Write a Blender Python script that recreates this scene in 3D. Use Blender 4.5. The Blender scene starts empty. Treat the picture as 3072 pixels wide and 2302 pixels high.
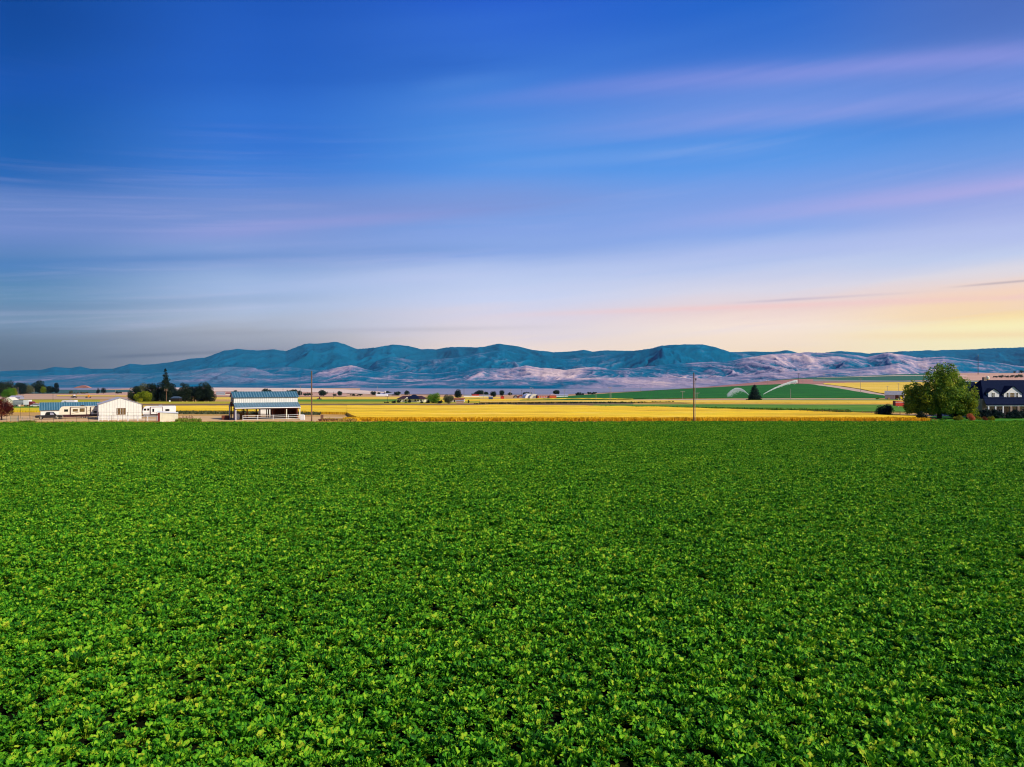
import bpy, math, random
import numpy as np
from mathutils import Vector, Matrix

R = math.radians
F = 2129.0          # focal length of the reference in its own pixels
CX, HY = 1536.0, 1151.0
CAMZ = 9.0
random.seed(7)
rng = np.random.default_rng(11)
scene = bpy.context.scene
C = scene.collection

HAZE = 0.9e-5
# ------------------------------------------------------------------ camera
cam_d = bpy.data.cameras.new("camera")
cam = bpy.data.objects.new("camera", cam_d)
C.objects.link(cam)
cam.location = (0, 0, CAMZ)
cam.rotation_euler = (R(90), 0, 0)
cam_d.sensor_width = 36.0
cam_d.lens = 36.0 * F / 3072.0
cam_d.clip_start = 0.3
cam_d.clip_end = 60000
scene.camera = cam

# ------------------------------------------------------------------ sun + sky
SUN_AZ, SUN_EL = 122.0, 39.0            # clockwise from the view direction (+Y)
sd = bpy.data.lights.new("sun", 'SUN')
sun = bpy.data.objects.new("sun", sd)
C.objects.link(sun)
sd.energy = 5.0
sd.angle = R(0.6)
sd.color = (1.0, 0.90, 0.72)
sv = Vector((math.sin(R(SUN_AZ)) * math.cos(R(SUN_EL)), math.cos(R(SUN_AZ)) * math.cos(R(SUN_EL)), math.sin(R(SUN_EL))))
sun.rotation_euler = sv.to_track_quat('Z', 'Y').to_euler()

def lin(c):
    return tuple(((x / 255.0) / 12.92 if x / 255.0 <= 0.04045 else ((x / 255.0 + 0.055) / 1.055) ** 2.4) for x in c)

class NT:
    """small helper for building node trees"""
    def __init__(s, tree):
        s.t = tree
    def n(s, typ, **kw):
        nd = s.t.nodes.new(typ)
        for k, v in kw.items():
            setattr(nd, k, v)
        return nd
    def put(s, sock, v):
        if hasattr(v, 'is_linked') or isinstance(v, bpy.types.NodeSocket):
            s.t.links.new(v, sock)
        else:
            sock.default_value = v
    def m(s, op, a, b=None, c=None, clamp=False):
        nd = s.n('ShaderNodeMath', operation=op)
        nd.use_clamp = clamp
        s.put(nd.inputs[0], a)
        if b is not None: s.put(nd.inputs[1], b)
        if c is not None: s.put(nd.inputs[2], c)
        return nd.outputs[0]
    def mix(s, f, a, b):
        nd = s.n('ShaderNodeMix', data_type='RGBA')
        s.put(nd.inputs[0], f)
        s.put(nd.inputs[6], a if not isinstance(a, tuple) else (*a, 1) if len(a) == 3 else a)
        s.put(nd.inputs[7], b if not isinstance(b, tuple) else (*b, 1) if len(b) == 3 else b)
        return nd.outputs[2]
    def mr(s, v, a, b, c=0.0, d=1.0, smooth=False):
        nd = s.n('ShaderNodeMapRange')
        if smooth: nd.interpolation_type = 'SMOOTHSTEP'
        s.put(nd.inputs[0], v)
        for i, x in enumerate((a, b, c, d)): nd.inputs[i + 1].default_value = x
        return nd.outputs[0]
    def noise(s, vec, scale, detail=3.0, rough=0.5, dist=0.0):
        nd = s.n('ShaderNodeTexNoise')
        if vec is not None: s.put(nd.inputs['Vector'], vec)
        nd.inputs['Scale'].default_value = scale
        nd.inputs['Detail'].default_value = detail
        nd.inputs['Roughness'].default_value = rough
        nd.inputs['Distortion'].default_value = dist
        return nd.outputs['Fac']
    def mapping(s, vec, scale=(1, 1, 1), rot=(0, 0, 0), loc=(0, 0, 0)):
        nd = s.n('ShaderNodeMapping')
        s.put(nd.inputs[0], vec)
        nd.inputs['Scale'].default_value = scale
        nd.inputs['Rotation'].default_value = rot
        nd.inputs['Location'].default_value = loc
        return nd.outputs[0]
    def ramp(s, f, stops, interp='LINEAR'):
        nd = s.n('ShaderNodeValToRGB')
        cr = nd.color_ramp
        cr.interpolation = interp
        stops = sorted(stops, key=lambda q: q[0])
        while len(cr.elements) < len(stops): cr.elements.new(0.5)
        for e, (p, c) in zip(cr.elements, stops):
            e.position = p
            e.color = (*c, 1)
        s.put(nd.inputs[0], f)
        return nd.outputs[0]

world = bpy.data.worlds.new("World")
scene.world = world
world.use_nodes = True
wt = world.node_tree
wt.nodes.clear()
W = NT(wt)
tc = W.n('ShaderNodeTexCoord').outputs['Generated']
nrm = W.n('ShaderNodeVectorMath', operation='NORMALIZE')
W.put(nrm.inputs[0], tc)
D_ = nrm.outputs[0]
sep = W.n('ShaderNodeSeparateXYZ')
W.put(sep.inputs[0], D_)
az = W.m('ARCTAN2', sep.outputs[0], sep.outputs[1])
el = W.m('ARCSINE', sep.outputs[2])
# slow cirrus wobble so that no band is ruler straight
cv = W.n('ShaderNodeCombineXYZ')
shear = W.m('SUBTRACT', el, W.m('MULTIPLY', az, 0.085))
W.put(cv.inputs[0], W.m('MULTIPLY', az, 1.1)); W.put(cv.inputs[1], W.m('MULTIPLY', shear, 13.0))
n1 = W.noise(cv.outputs[0], 1.6, 5.0, 0.52, 0.4)
cv2 = W.n('ShaderNodeCombineXYZ')
W.put(cv2.inputs[0], W.m('MULTIPLY', az, 2.4)); W.put(cv2.inputs[1], W.m('MULTIPLY', shear, 62.0)); cv2.inputs[2].default_value = 3.7
n2 = W.noise(cv2.outputs[0], 1.3, 6.0, 0.6, 0.7)
wob = W.m('MULTIPLY', W.m('SUBTRACT', n1, 0.5), 0.05)
cols = {
 0:    [(0,(6,68,152)),(200,(10,76,162)),(400,(16,88,172)),(530,(28,100,180)),(600,(78,122,188)),(700,(90,128,190)),(800,(78,126,180)),(880,(92,136,176)),(950,(116,142,172)),(1000,(106,124,148)),(1050,(94,108,128)),(1110,(84,94,112))],
 768:  [(0,(26,84,182)),(200,(36,96,194)),(400,(48,112,206)),(530,(62,124,210)),(640,(100,142,208)),(720,(126,152,212)),(800,(136,164,214)),(860,(156,180,220)),(910,(170,188,220)),(960,(174,184,206)),(1000,(166,170,184)),(1060,(146,148,164))],
 1536: [(0,(38,94,202)),(200,(58,116,210)),(400,(76,140,222)),(520,(80,146,228)),(620,(118,158,226)),(700,(132,162,226)),(760,(140,168,226)),(830,(188,202,236)),(900,(202,210,238)),(950,(220,212,226)),(1000,(230,216,218)),(1050,(244,222,210))],
 2304: [(0,(34,98,198)),(200,(64,118,208)),(300,(88,138,218)),(400,(76,142,224)),(500,(92,150,228)),(620,(128,160,228)),(700,(138,168,230)),(800,(188,200,234)),(880,(218,214,228)),(935,(240,212,206)),(980,(251,230,214)),(1060,(253,226,194))],
 3072: [(0,(72,108,188)),(150,(84,120,198)),(340,(72,134,216)),(440,(104,150,222)),(560,(140,160,224)),(660,(168,180,230)),(760,(192,204,234)),(830,(222,216,224)),(885,(246,212,190)),(935,(252,220,160)),(980,(255,241,182)),(1060,(254,242,190))],
}
EMAX = 0.62
prev = None; prev_az = None
for px in sorted(cols):
    a = math.atan((px - CX) / F)
    st = []
    for y, c in cols[px]:
        e = math.atan((HY - y) / F * math.cos(a))
        st.append((max(0.0, min(1.0, e / EMAX)), lin(c)))
    f = W.m('MULTIPLY', W.m('ADD', el, wob), 1.0 / EMAX)
    rcol = W.ramp(f, st)
    if prev is None:
        prev = rcol
    else:
        prev = W.mix(W.mr(az, prev_az, a, smooth=True), prev, rcol)
    prev_az = a
skycol = prev
def ray(px, y):
    return Vector(((px - CX) / F, 1.0, (HY - y) / F)).normalized()
bands = [ # x0,y0,x1,y1,half width px, fade in px range, colour, amount
 (1600,290,3072,162,34,(1050,2800),(150,150,222),.68),
 (1600,410,3072,285,44,(1150,2700),(146,156,224),.62),
 (1450,345,3072,228,82,(1250,2300),(112,144,222),.5),
 (0,250,1500,190,60,(-900,-600),(24,86,184),.4),
 (1150,520,2300,440,26,(1300,1700),(120,160,228),.40),
 (1180,268,1450,238,24,(1180,1400),(96,146,222),.30),
 (0,560,1500,520,52,(-900,-600),(90,124,192),.0),
 (347,712,1333,636,30,(250,800),(152,158,218),.8),
 (1333,640,2600,560,60,(1250,1700),(128,156,222),.40),
 (2000,672,3072,548,34,(1700,3000),(184,172,226),.6),
 (0,660,1700,585,84,(-900,-500),(122,142,206),.62),
 (500,870,2300,790,40,(300,1300),(184,198,236),.45),
 (1500,800,3072,700,34,(1500,2600),(176,188,236),.5),
 (0,800,1400,745,26,(-900,-600),(84,134,200),.28),
 (0,790,700,775,18,(-900,-500),(60,116,182),.30),
 (0,930,800,900,20,(-900,-500),(88,118,160),.22),
 (1000,965,3072,890,12,(1300,2100),(244,200,196),.55),
 (2080,916,2560,888,5,(2100,2400),(180,166,190),.45),
 (2800,866,3072,842,4,(2800,3000),(176,160,170),.55),
 (2200,1010,3072,1003,14,(2300,3000),(252,216,160),.55),
 (300,1072,620,1058,7,(200,400),(82,92,116),.55),
 (0,1012,1500,985,10,(-200,600),(140,142,160),.2),
]
for (x0, y0, x1, y1, w, fr, c, amt) in bands:
    if amt <= 0: continue
    n = ray(x0, y0).cross(ray(x1, y1)).normalized()
    dt = W.n('ShaderNodeVectorMath', operation='DOT_PRODUCT')
    W.put(dt.inputs[0], D_); dt.inputs[1].default_value = n
    ww = w / F * 0.74
    d = W.m('ADD', dt.outputs['Value'], W.m('MULTIPLY', W.m('SUBTRACT', n1, 0.5), ww * 1.6))
    q = W.m('DIVIDE', d, ww)
    g = W.m('EXPONENT', W.m('MULTIPLY', W.m('MULTIPLY', q, q), -1.0))
    f0 = W.mr(az, math.atan((fr[0] - CX) / F), math.atan((fr[1] - CX) / F), smooth=True)
    if x1 < 2600:
        f0 = W.m('MULTIPLY', f0, W.mr(az, math.atan((x1 - 250 - CX) / F), math.atan((x1 + 350 - CX) / F), 1.0, 0.0, smooth=True))
    f0 = W.m('MULTIPLY', W.m('MULTIPLY', f0, g), W.m('MULTIPLY', W.mr(n2, 0.32, 0.68, 0.78, 1.12), amt))
    skycol = W.mix(f0, skycol, lin(c))
# fine wisps
wisp = W.m('MULTIPLY', W.m('MULTIPLY', W.mr(n2, 0.42, 0.72, smooth=True), W.mr(n1, 0.42, 0.62, smooth=True)), W.mr(el, 0.05, 0.38, 0.20, 0.0))
skycol = W.mix(wisp, skycol, lin((214, 206, 236)))
skycol = W.mix(W.mr(el, -0.02, -0.12), skycol, lin((70, 68, 60)))
nish = W.n('ShaderNodeTexSky')
nish.sky_type = 'NISHITA'
nish.sun_disc = False
nish.sun_elevation = R(SUN_EL)
nish.sun_rotation = R(SUN_AZ)
nish.altitude = 700
bg1 = W.n('ShaderNodeBackground'); W.put(bg1.inputs[0], skycol); bg1.inputs[1].default_value = 1.07
bg2 = W.n('ShaderNodeBackground'); W.put(bg2.inputs[0], nish.outputs[0]); bg2.inputs[1].default_value = 0.05
msh = W.n('ShaderNodeMixShader'); msh.inputs[0].default_value = 0.03
W.put(msh.inputs[1], bg1.outputs[0]); W.put(msh.inputs[2], bg2.outputs[0])
wo = W.n('ShaderNodeOutputWorld'); W.put(wo.inputs[0], msh.outputs[0])
scene.view_settings.view_transform = 'Standard'
scene.view_settings.look = 'None'
scene.view_settings.exposure = 0.0
scene.view_settings.gamma = 1.0
scene.cycles.use_denoising = True
scene.cycles.filter_width = 1.1
scene.cycles.max_bounces = 5
scene.cycles.diffuse_bounces = 2
scene.cycles.transparent_max_bounces = 8
scene.cycles.volume_bounces = 0
try:
    scene.cycles.denoiser = 'OPENIMAGEDENOISE'
    scene.cycles.denoising_input_passes = 'RGB_ALBEDO_NORMAL'
except Exception: pass

# ------------------------------------------------------------------ materials
MATS = {}
def mat(name, col, rough=0.7, var=0.12, scale=3.0, col2=None, metal=0.0, bump=0.0, stretch=(1, 1, 1), spec=0.3, trans=0.0, detail=4.0, fine=None, emit=None):
    """procedural principled material: two tones broken up by noise"""
    if name in MATS: return MATS[name]
    m = bpy.data.materials.new(name)
    m.use_nodes = True
    t = m.node_tree; t.nodes.clear(); N = NT(t)
    o = N.n('ShaderNodeOutputMaterial')
    b = N.n('ShaderNodeBsdfPrincipled')
    co = N.n('ShaderNodeTexCoord').outputs['Object']
    v = N.mapping(co, stretch)
    nf = N.noise(v, scale, detail, 0.6)
    c2 = col2 if col2 else tuple(x * (1 - var * 2) for x in col)
    c = N.mix(N.mr(nf, 0.36, 0.64), col, c2)
    if fine:
        nf2 = N.noise(co, fine, 2.0, 0.6)
        c = N.mix(N.mr(nf2, 0.3, 0.7, 0.0, 0.35), c, tuple(x * 0.55 for x in col))
    N.put(b.inputs['Base Color'], c)
    b.inputs['Roughness'].default_value = rough
    b.inputs['Metallic'].default_value = metal
    b.inputs['Specular IOR Level'].default_value = spec
    if bump > 0:
        bp = N.n('ShaderNodeBump'); bp.inputs['Strength'].default_value = bump
        bp.inputs['Distance'].default_value = 0.05
        N.put(bp.inputs['Height'], nf); N.put(b.inputs['Normal'], bp.outputs[0])
    if emit:
        b.inputs['Emission Color'].default_value = (*emit[0], 1); b.inputs['Emission Strength'].default_value = emit[1]
    sh = b.outputs[0]
    if trans > 0:
        tr = N.n('ShaderNodeBsdfTranslucent'); N.put(tr.inputs[0], c)
        mx = N.n('ShaderNodeMixShader'); mx.inputs[0].default_value = trans
        N.put(mx.inputs[1], sh); N.put(mx.inputs[2], tr.outputs[0]); sh = mx.outputs[0]
    N.put(o.inputs[0], sh)
    MATS[name] = m
    return m

def leafmat(name, stops, rough=0.6, trans=0.3, spec=0.25, hue_var=True):
    """foliage: colour from a per-leaf attribute, plus a per-instance shift"""
    if name in MATS: return MATS[name]
    m = bpy.data.materials.new(name); m.use_nodes = True
    t = m.node_tree; t.nodes.clear(); N = NT(t)
    o = N.n('ShaderNodeOutputMaterial'); b = N.n('ShaderNodeBsdfPrincipled')
    at = N.n('ShaderNodeAttribute', attribute_name='tint').outputs['Fac']
    oi = N.n('ShaderNodeObjectInfo').outputs['Random']
    f = N.m('ADD', N.m('MULTIPLY', at, 0.8), N.m('MULTIPLY', oi, 0.2))
    c = N.ramp(f, [(p, q) for p, q in stops])
    N.put(b.inputs['Base Color'], c)
    b.inputs['Roughness'].default_value = rough
    b.inputs['Specular IOR Level'].default_value = spec
    tr = N.n('ShaderNodeBsdfTranslucent'); N.put(tr.inputs[0], c)
    mx = N.n('ShaderNodeMixShader'); mx.inputs[0].default_value = trans
    N.put(mx.inputs[1], b.outputs[0]); N.put(mx.inputs[2], tr.outputs[0])
    N.put(o.inputs[0], mx.outputs[0])
    MATS[name] = m
    return m

# ------------------------------------------------------------------ object helpers
def tag(o, label=None, cat=None, group=None, kind=None):
    if label: o['label'] = label
    if cat: o['category'] = cat
    if group: o['group'] = group
    if kind: o['kind'] = kind
    return o

def thing(name, label, cat, loc, rz=0.0, group=None):
    o = bpy.data.objects.new(name, None)
    C.objects.link(o)
    o.location = loc; o.rotation_euler = (0, 0, rz); o.empty_display_size = 0.3
    return tag(o, label, cat, group)

class MB:
    def __init__(s): s.v = []; s.f = []; s.mi = []
    def poly(s, pts, mi=0):
        k = len(s.v); s.v.extend([tuple(p) for p in pts]); s.f.append(tuple(range(k, k + len(pts)))); s.mi.append(mi)
        return s
    def box(s, x0, x1, y0, y1, z0, z1, mi=0):
        k = len(s.v)
        s.v += [(x0,y0,z0),(x1,y0,z0),(x1,y1,z0),(x0,y1,z0),(x0,y0,z1),(x1,y0,z1),(x1,y1,z1),(x0,y1,z1)]
        for q in ((0,3,2,1),(4,5,6,7),(0,1,5,4),(1,2,6,5),(2,3,7,6),(3,0,4,7)):
            s.f.append(tuple(k + i for i in q)); s.mi.append(mi)
        return s
    def prism(s, prof, y0, y1, mi=0, axis='y'):
        """profile of (a, z) points extruded along y (axis='y') or x (axis='x')"""
        n = len(prof); k = len(s.v)
        for yy in (y0, y1):
            for a, z in prof:
                s.v.append((a, yy, z) if axis == 'y' else (yy, a, z))
        s.f.append(tuple(k + i for i in range(n))); s.mi.append(mi)
        s.f.append(tuple(k + n + i for i in reversed(range(n)))); s.mi.append(mi)
        for i in range(n):
            j = (i + 1) % n
            s.f.append((k + i, k + n + i, k + n + j, k + j)); s.mi.append(mi)
        return s
    def tube(s, p0, p1, r0, r1=None, n=8, cap=True, mi=0):
        r1 = r0 if r1 is None else r1
        p0 = Vector(p0); p1 = Vector(p1); d = (p1 - p0)
        if d.length < 1e-6: return s
        d.normalize()
        a = d.orthogonal().normalized(); b = d.cross(a)
        k = len(s.v)
        for p, r in ((p0, r0), (p1, r1)):
            for i in range(n):
                t = 2 * math.pi * i / n
                s.v.append(tuple(p + a * (r * math.cos(t)) + b * (r * math.sin(t))))
        for i in range(n):
            j = (i + 1) % n
            s.f.append((k + i, k + j, k + n + j, k + n + i)); s.mi.append(mi)
        if cap:
            s.f.append(tuple(k + i for i in reversed(range(n)))); s.mi.append(mi)
            s.f.append(tuple(k + n + i for i in range(n))); s.mi.append(mi)
        return s
    def slab(s, a, b, c, d, t, mi=0):
        """quad a b c d thickened by t along its normal"""
        a, b, c, d = map(Vector, (a, b, c, d))
        n = (b - a).cross(d - a).normalized() * t
        k = len(s.v)
        s.v += [tuple(p) for p in (a, b, c, d, a + n, b + n, c + n, d + n)]
        for q in ((0,3,2,1),(4,5,6,7),(0,1,5,4),(1,2,6,5),(2,3,7,6),(3,0,4,7)):
            s.f.append(tuple(k + i for i in q)); s.mi.append(mi)
        return s
    def ribbed(s, a, b, c, d, t, pitch, h, w=0.06, mi=0, rmi=0):
        """metal sheet a b c d (a->b along the eave) with standing ribs running a->d"""
        s.slab(a, b, c, d, t, mi)
        a, b, c, d = map(Vector, (a, b, c, d))
        n = (b - a).cross(d - a).normalized()
        L = (b - a).length; k = max(2, int(L / pitch))
        for i in range(k + 1):
            f = (i + 0.0) / k
            f0 = max(0.0, f - w / 2 / L); f1 = min(1.0, f + w / 2 / L)
            p0 = a.lerp(b, f0) + n * t * 0.98; p1 = a.lerp(b, f1) + n * t * 0.98
            q1 = d.lerp(c, f1) + n * t * 0.98; q0 = d.lerp(c, f0) + n * t * 0.98
            s.slab(p0, p1, q1, q0, h, rmi)
        return s
    def build(s, name, m, parent=None, smooth=False):
        me = bpy.data.meshes.new(name)
        me.from_pydata(s.v, [], s.f)
        ms = m if isinstance(m, (list, tuple)) else [m]
        for x in ms: me.materials.append(x)
        if len(ms) > 1: me.polygons.foreach_set('material_index', s.mi)
        if smooth: me.polygons.foreach_set('use_smooth', [True] * len(s.f))
        me.update()
        o = bpy.data.objects.new(name, me)
        C.objects.link(o)
        if parent is not None: o.parent = parent
        return o

def np_mesh(name, V, Fq, m, parent=None, attrs=None, smooth=False):
    """mesh from numpy arrays: V (n,3), Fq (k,4) or (k,3)"""
    me = bpy.data.meshes.new(name)
    V = np.ascontiguousarray(V, dtype=np.float32); Fq = np.ascontiguousarray(Fq, dtype=np.int32)
    nv, nf, w = len(V), len(Fq), Fq.shape[1] if len(Fq) else 4
    me.vertices.add(nv); me.vertices.foreach_set('co', V.ravel())
    me.loops.add(nf * w); me.loops.foreach_set('vertex_index', Fq.ravel())
    me.polygons.add(nf); me.polygons.foreach_set('loop_start', np.arange(0, nf * w, w, dtype=np.int32))
    if smooth: me.polygons.foreach_set('use_smooth', np.ones(nf, dtype=bool))
    for k, (dom, typ, arr) in (attrs or {}).items():
        a = me.attributes.new(k, typ, dom)
        a.data.foreach_set('value' if typ != 'FLOAT_VECTOR' else 'vector', np.ascontiguousarray(arr).ravel())
    for x in (m if isinstance(m, (list, tuple)) else [m]): me.materials.append(x)
    me.update(calc_edges=True); me.validate()
    o = bpy.data.objects.new(name, me); C.objects.link(o)
    if parent is not None: o.parent = parent
    return o

# ------------------------------------------------------------------ noise in numpy
def _h(ix, iy, s):
    h = (ix.astype(np.int64) * 374761393 + iy.astype(np.int64) * 668265263 + s * 974634777) & 0xffffffff
    h = ((h ^ (h >> 13)) * 1274126177) & 0xffffffff
    return ((h ^ (h >> 16)) & 0xffff) / 65535.0
def vn(x, y, s=0):
    ix = np.floor(x); iy = np.floor(y); fx = x - ix; fy = y - iy
    fx = fx * fx * (3 - 2 * fx); fy = fy * fy * (3 - 2 * fy)
    a = _h(ix, iy, s); b = _h(ix + 1, iy, s); c = _h(ix, iy + 1, s); d = _h(ix + 1, iy + 1, s)
    return (a * (1 - fx) + b * fx) * (1 - fy) + (c * (1 - fx) + d * fx) * fy
def fbm(x, y, s=0, o=5, ridged=False):
    r = 0; a = 1; t = 0
    for i in range(o):
        n = vn(x * 2 ** i + i * 17.3, y * 2 ** i - i * 9.1, s + i)
        if ridged: n = 1 - np.abs(2 * n - 1)
        r = r + n * a; t += a; a *= 0.5
    return r / t

# ------------------------------------------------------------------ terrain
TPX = np.array([-1200, 600, 1300, 1700, 2060, 2300, 2400, 2660, 2760, 3072, 4200], float)
TD  = np.array([150, 180, 230, 300, 400, 520, 740, 950, 1300, 2000, 3000, 4600], float)
TY = np.array([
 [1278,1278,1278,1278,1278,1278,1278,1278,1278,1278,1278],
 [1256.5]*11,
 [1236,1236,1236,1235,1234,1234,1233.5,1233.5,1233.5,1233.5,1233.5],
 [1224,1224,1223,1220,1216,1215,1215,1215,1215,1215,1215],
 [1213,1213,1213,1206,1200,1199,1199,1199,1199,1198,1198],
 [1205,1206,1206,1199,1187,1181,1179,1181,1181,1180,1180],
 [1197,1197,1196,1189,1167,1155,1152,1160,1160,1160,1160],
 [1190,1191,1190,1187,1170,1157,1152,1149,1149,1150,1150],
 [1182,1183,1183,1183,1166,1145,1137,1143,1143,1143,1143],
 [1173,1173,1175,1177,1172,1143,1134,1126,1127,1130,1130],
 [1168,1165,1170,1171,1168,1148,1140,1125,1121,1119,1119],
 [1166,1163,1166,1167,1164,1154,1150,1140,1132,1124,1124]], float)
TZ = CAMZ - (TY - HY) / F * TD[:, None]
TZ[0] = 0.0
_gp = np.arange(-1200, 4201, 30.0); _gd = np.linspace(math.log(150), math.log(4600), 160)
_g = np.empty((len(_gd), len(_gp)))
_tmp = np.array([np.interp(_gp, TPX, TZ[i]) for i in range(len(TD))])
for j in range(len(_gp)): _g[:, j] = np.interp(_gd, np.log(TD), _tmp[:, j])
def blur(a, n):
    for _ in range(n):
        p = np.pad(a, 1, mode='edge')
        a = (p[:-2, 1:-1] + p[2:, 1:-1] + p[1:-1, :-2] + p[1:-1, 2:] + 2 * a) / 6
    return a
_g = blur(_g, 2)
def Zt(X, Y):
    X = np.asarray(X, float); Y = np.asarray(Y, float)
    Yc = np.clip(Y, 150, 4600)
    px = np.clip(X / Yc * F + CX, -1199, 4199)
    u = (px - _gp[0]) / 30.0; v = (np.log(Yc) - _gd[0]) / (_gd[1] - _gd[0])
    i = np.clip(u.astype(int), 0, len(_gp) - 2); j = np.clip(v.astype(int), 0, len(_gd) - 2)
    fu = u - i; fv = v - j
    z = (_g[j, i] * (1 - fu) + _g[j, i + 1] * fu) * (1 - fv) + (_g[j + 1, i] * (1 - fu) + _g[j + 1, i + 1] * fu) * fv
    return z * np.clip((Y - 150) / 15.0, 0, 1)
def at(px, D, dz=0.0):
    """world point at image column px and depth D, standing on the terrain"""
    X = (px - CX) / F * D
    return Vector((X, D, float(Zt(X, D)) + dz))
def depth(px, y, d0=152.0):
    """depth at which the terrain shows at photo pixel (px, y)"""
    Ds = np.exp(np.linspace(math.log(d0), math.log(4500), 900))
    X = (px - CX) / F * Ds
    yy = HY + (CAMZ - Zt(X, Ds)) / Ds * F
    k = np.argmax(yy <= y)
    return float(Ds[k]) if (yy <= y).any() else 4000.0
def on(px, y, dz=0.0, d0=152.0):
    return at(px, depth(px, y, d0), dz)
# ------------------------------------------------------------------ ground sheet
def ground_material(name, stops, scale, stretch=(1, 1, 1), far=None, rough=0.95):
    m = bpy.data.materials.new(name); m.use_nodes = True
    t = m.node_tree; t.nodes.clear(); N = NT(t)
    o = N.n('ShaderNodeOutputMaterial'); b = N.n('ShaderNodeBsdfPrincipled')
    pos = N.n('ShaderNodeNewGeometry').outputs['Position']
    a = N.noise(N.mapping(pos, stretch), scale, 6.0, 0.62, 0.3)
    c = N.ramp(a, stops)
    fn = N.noise(pos, 1.3, 4.0, 0.7)
    c = N.mix(N.mr(fn, 0.35, 0.7, 0.0, 0.35), c, tuple(x * 0.6 for x in stops[0][1]))
    if far:
        s = N.n('ShaderNodeSeparateXYZ'); N.put(s.inputs[0], pos)
        fb = N.ramp(N.noise(N.mapping(pos, (0.3, 1, 1)), 0.012, 6.0, 0.6), far)
        c = N.mix(N.mr(s.outputs[1], 500, 1300), c, fb)
    N.put(b.inputs['Base Color'], c); b.inputs['Roughness'].default_value = rough
    b.inputs['Specular IOR Level'].default_value = 0.1
    N.put(o.inputs[0], b.outputs[0])
    return m
M_ground = ground_material('ground_soil', [(0.32, lin((150, 112, 66))), (0.45, lin((196, 152, 92))), (0.56, lin((206, 166, 88))), (0.68, lin((170, 134, 92)))], 0.22,
    (1, 2.2, 1), far=[(0.3, lin((164, 120, 96))), (0.5, lin((200, 158, 132))), (0.66, lin((150, 128, 92)))])
def grid_obj(name, PX, DD, mt, h=0.0, noise=0.0, smooth=True, skirt=0.0, attrs=None, ns=0.15):
    """PX, DD 2-D arrays of image column / depth -> sheet on the terrain"""
    X = (PX - CX) / F * np.maximum(DD, 150.0); Y = DD
    Z = Zt(X, Y) + h
    if noise: Z = Z + (fbm(X * ns, Y * ns, 5, 3) - 0.5) * noise
    V = np.stack([X, Y, Z], -1)
    r, c = X.shape
    idx = np.arange(r * c).reshape(r, c)
    Fq = np.stack([idx[:-1, :-1], idx[:-1, 1:], idx[1:, 1:], idx[1:, :-1]], -1).reshape(-1, 4)
    V = V.reshape(-1, 3)
    if skirt:
        ring = np.concatenate([idx[0, :], idx[1:, -1], idx[-1, -2::-1], idx[-2:0:-1, 0]])
        low = V[ring].copy(); low[:, 2] -= skirt
        k = len(V); V = np.concatenate([V, low, V[ring]]); n = len(ring)
        i = np.arange(n); j = (i + 1) % n
        Fq = np.concatenate([Fq, np.stack([k + i, k + j, k + n + j, k + n + i], -1)])
    return np_mesh(name, V, Fq, mt, smooth=smooth)
_cols = np.arange(-1200, 4201, 45.0)
_rows = np.concatenate([[-250, -60, 0, 60, 120, 150], np.exp(np.linspace(math.log(152), math.log(4600), 150))])
tag(grid_obj('ground', *np.meshgrid(_cols, _rows), M_ground, smooth=True), kind='structure')

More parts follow.
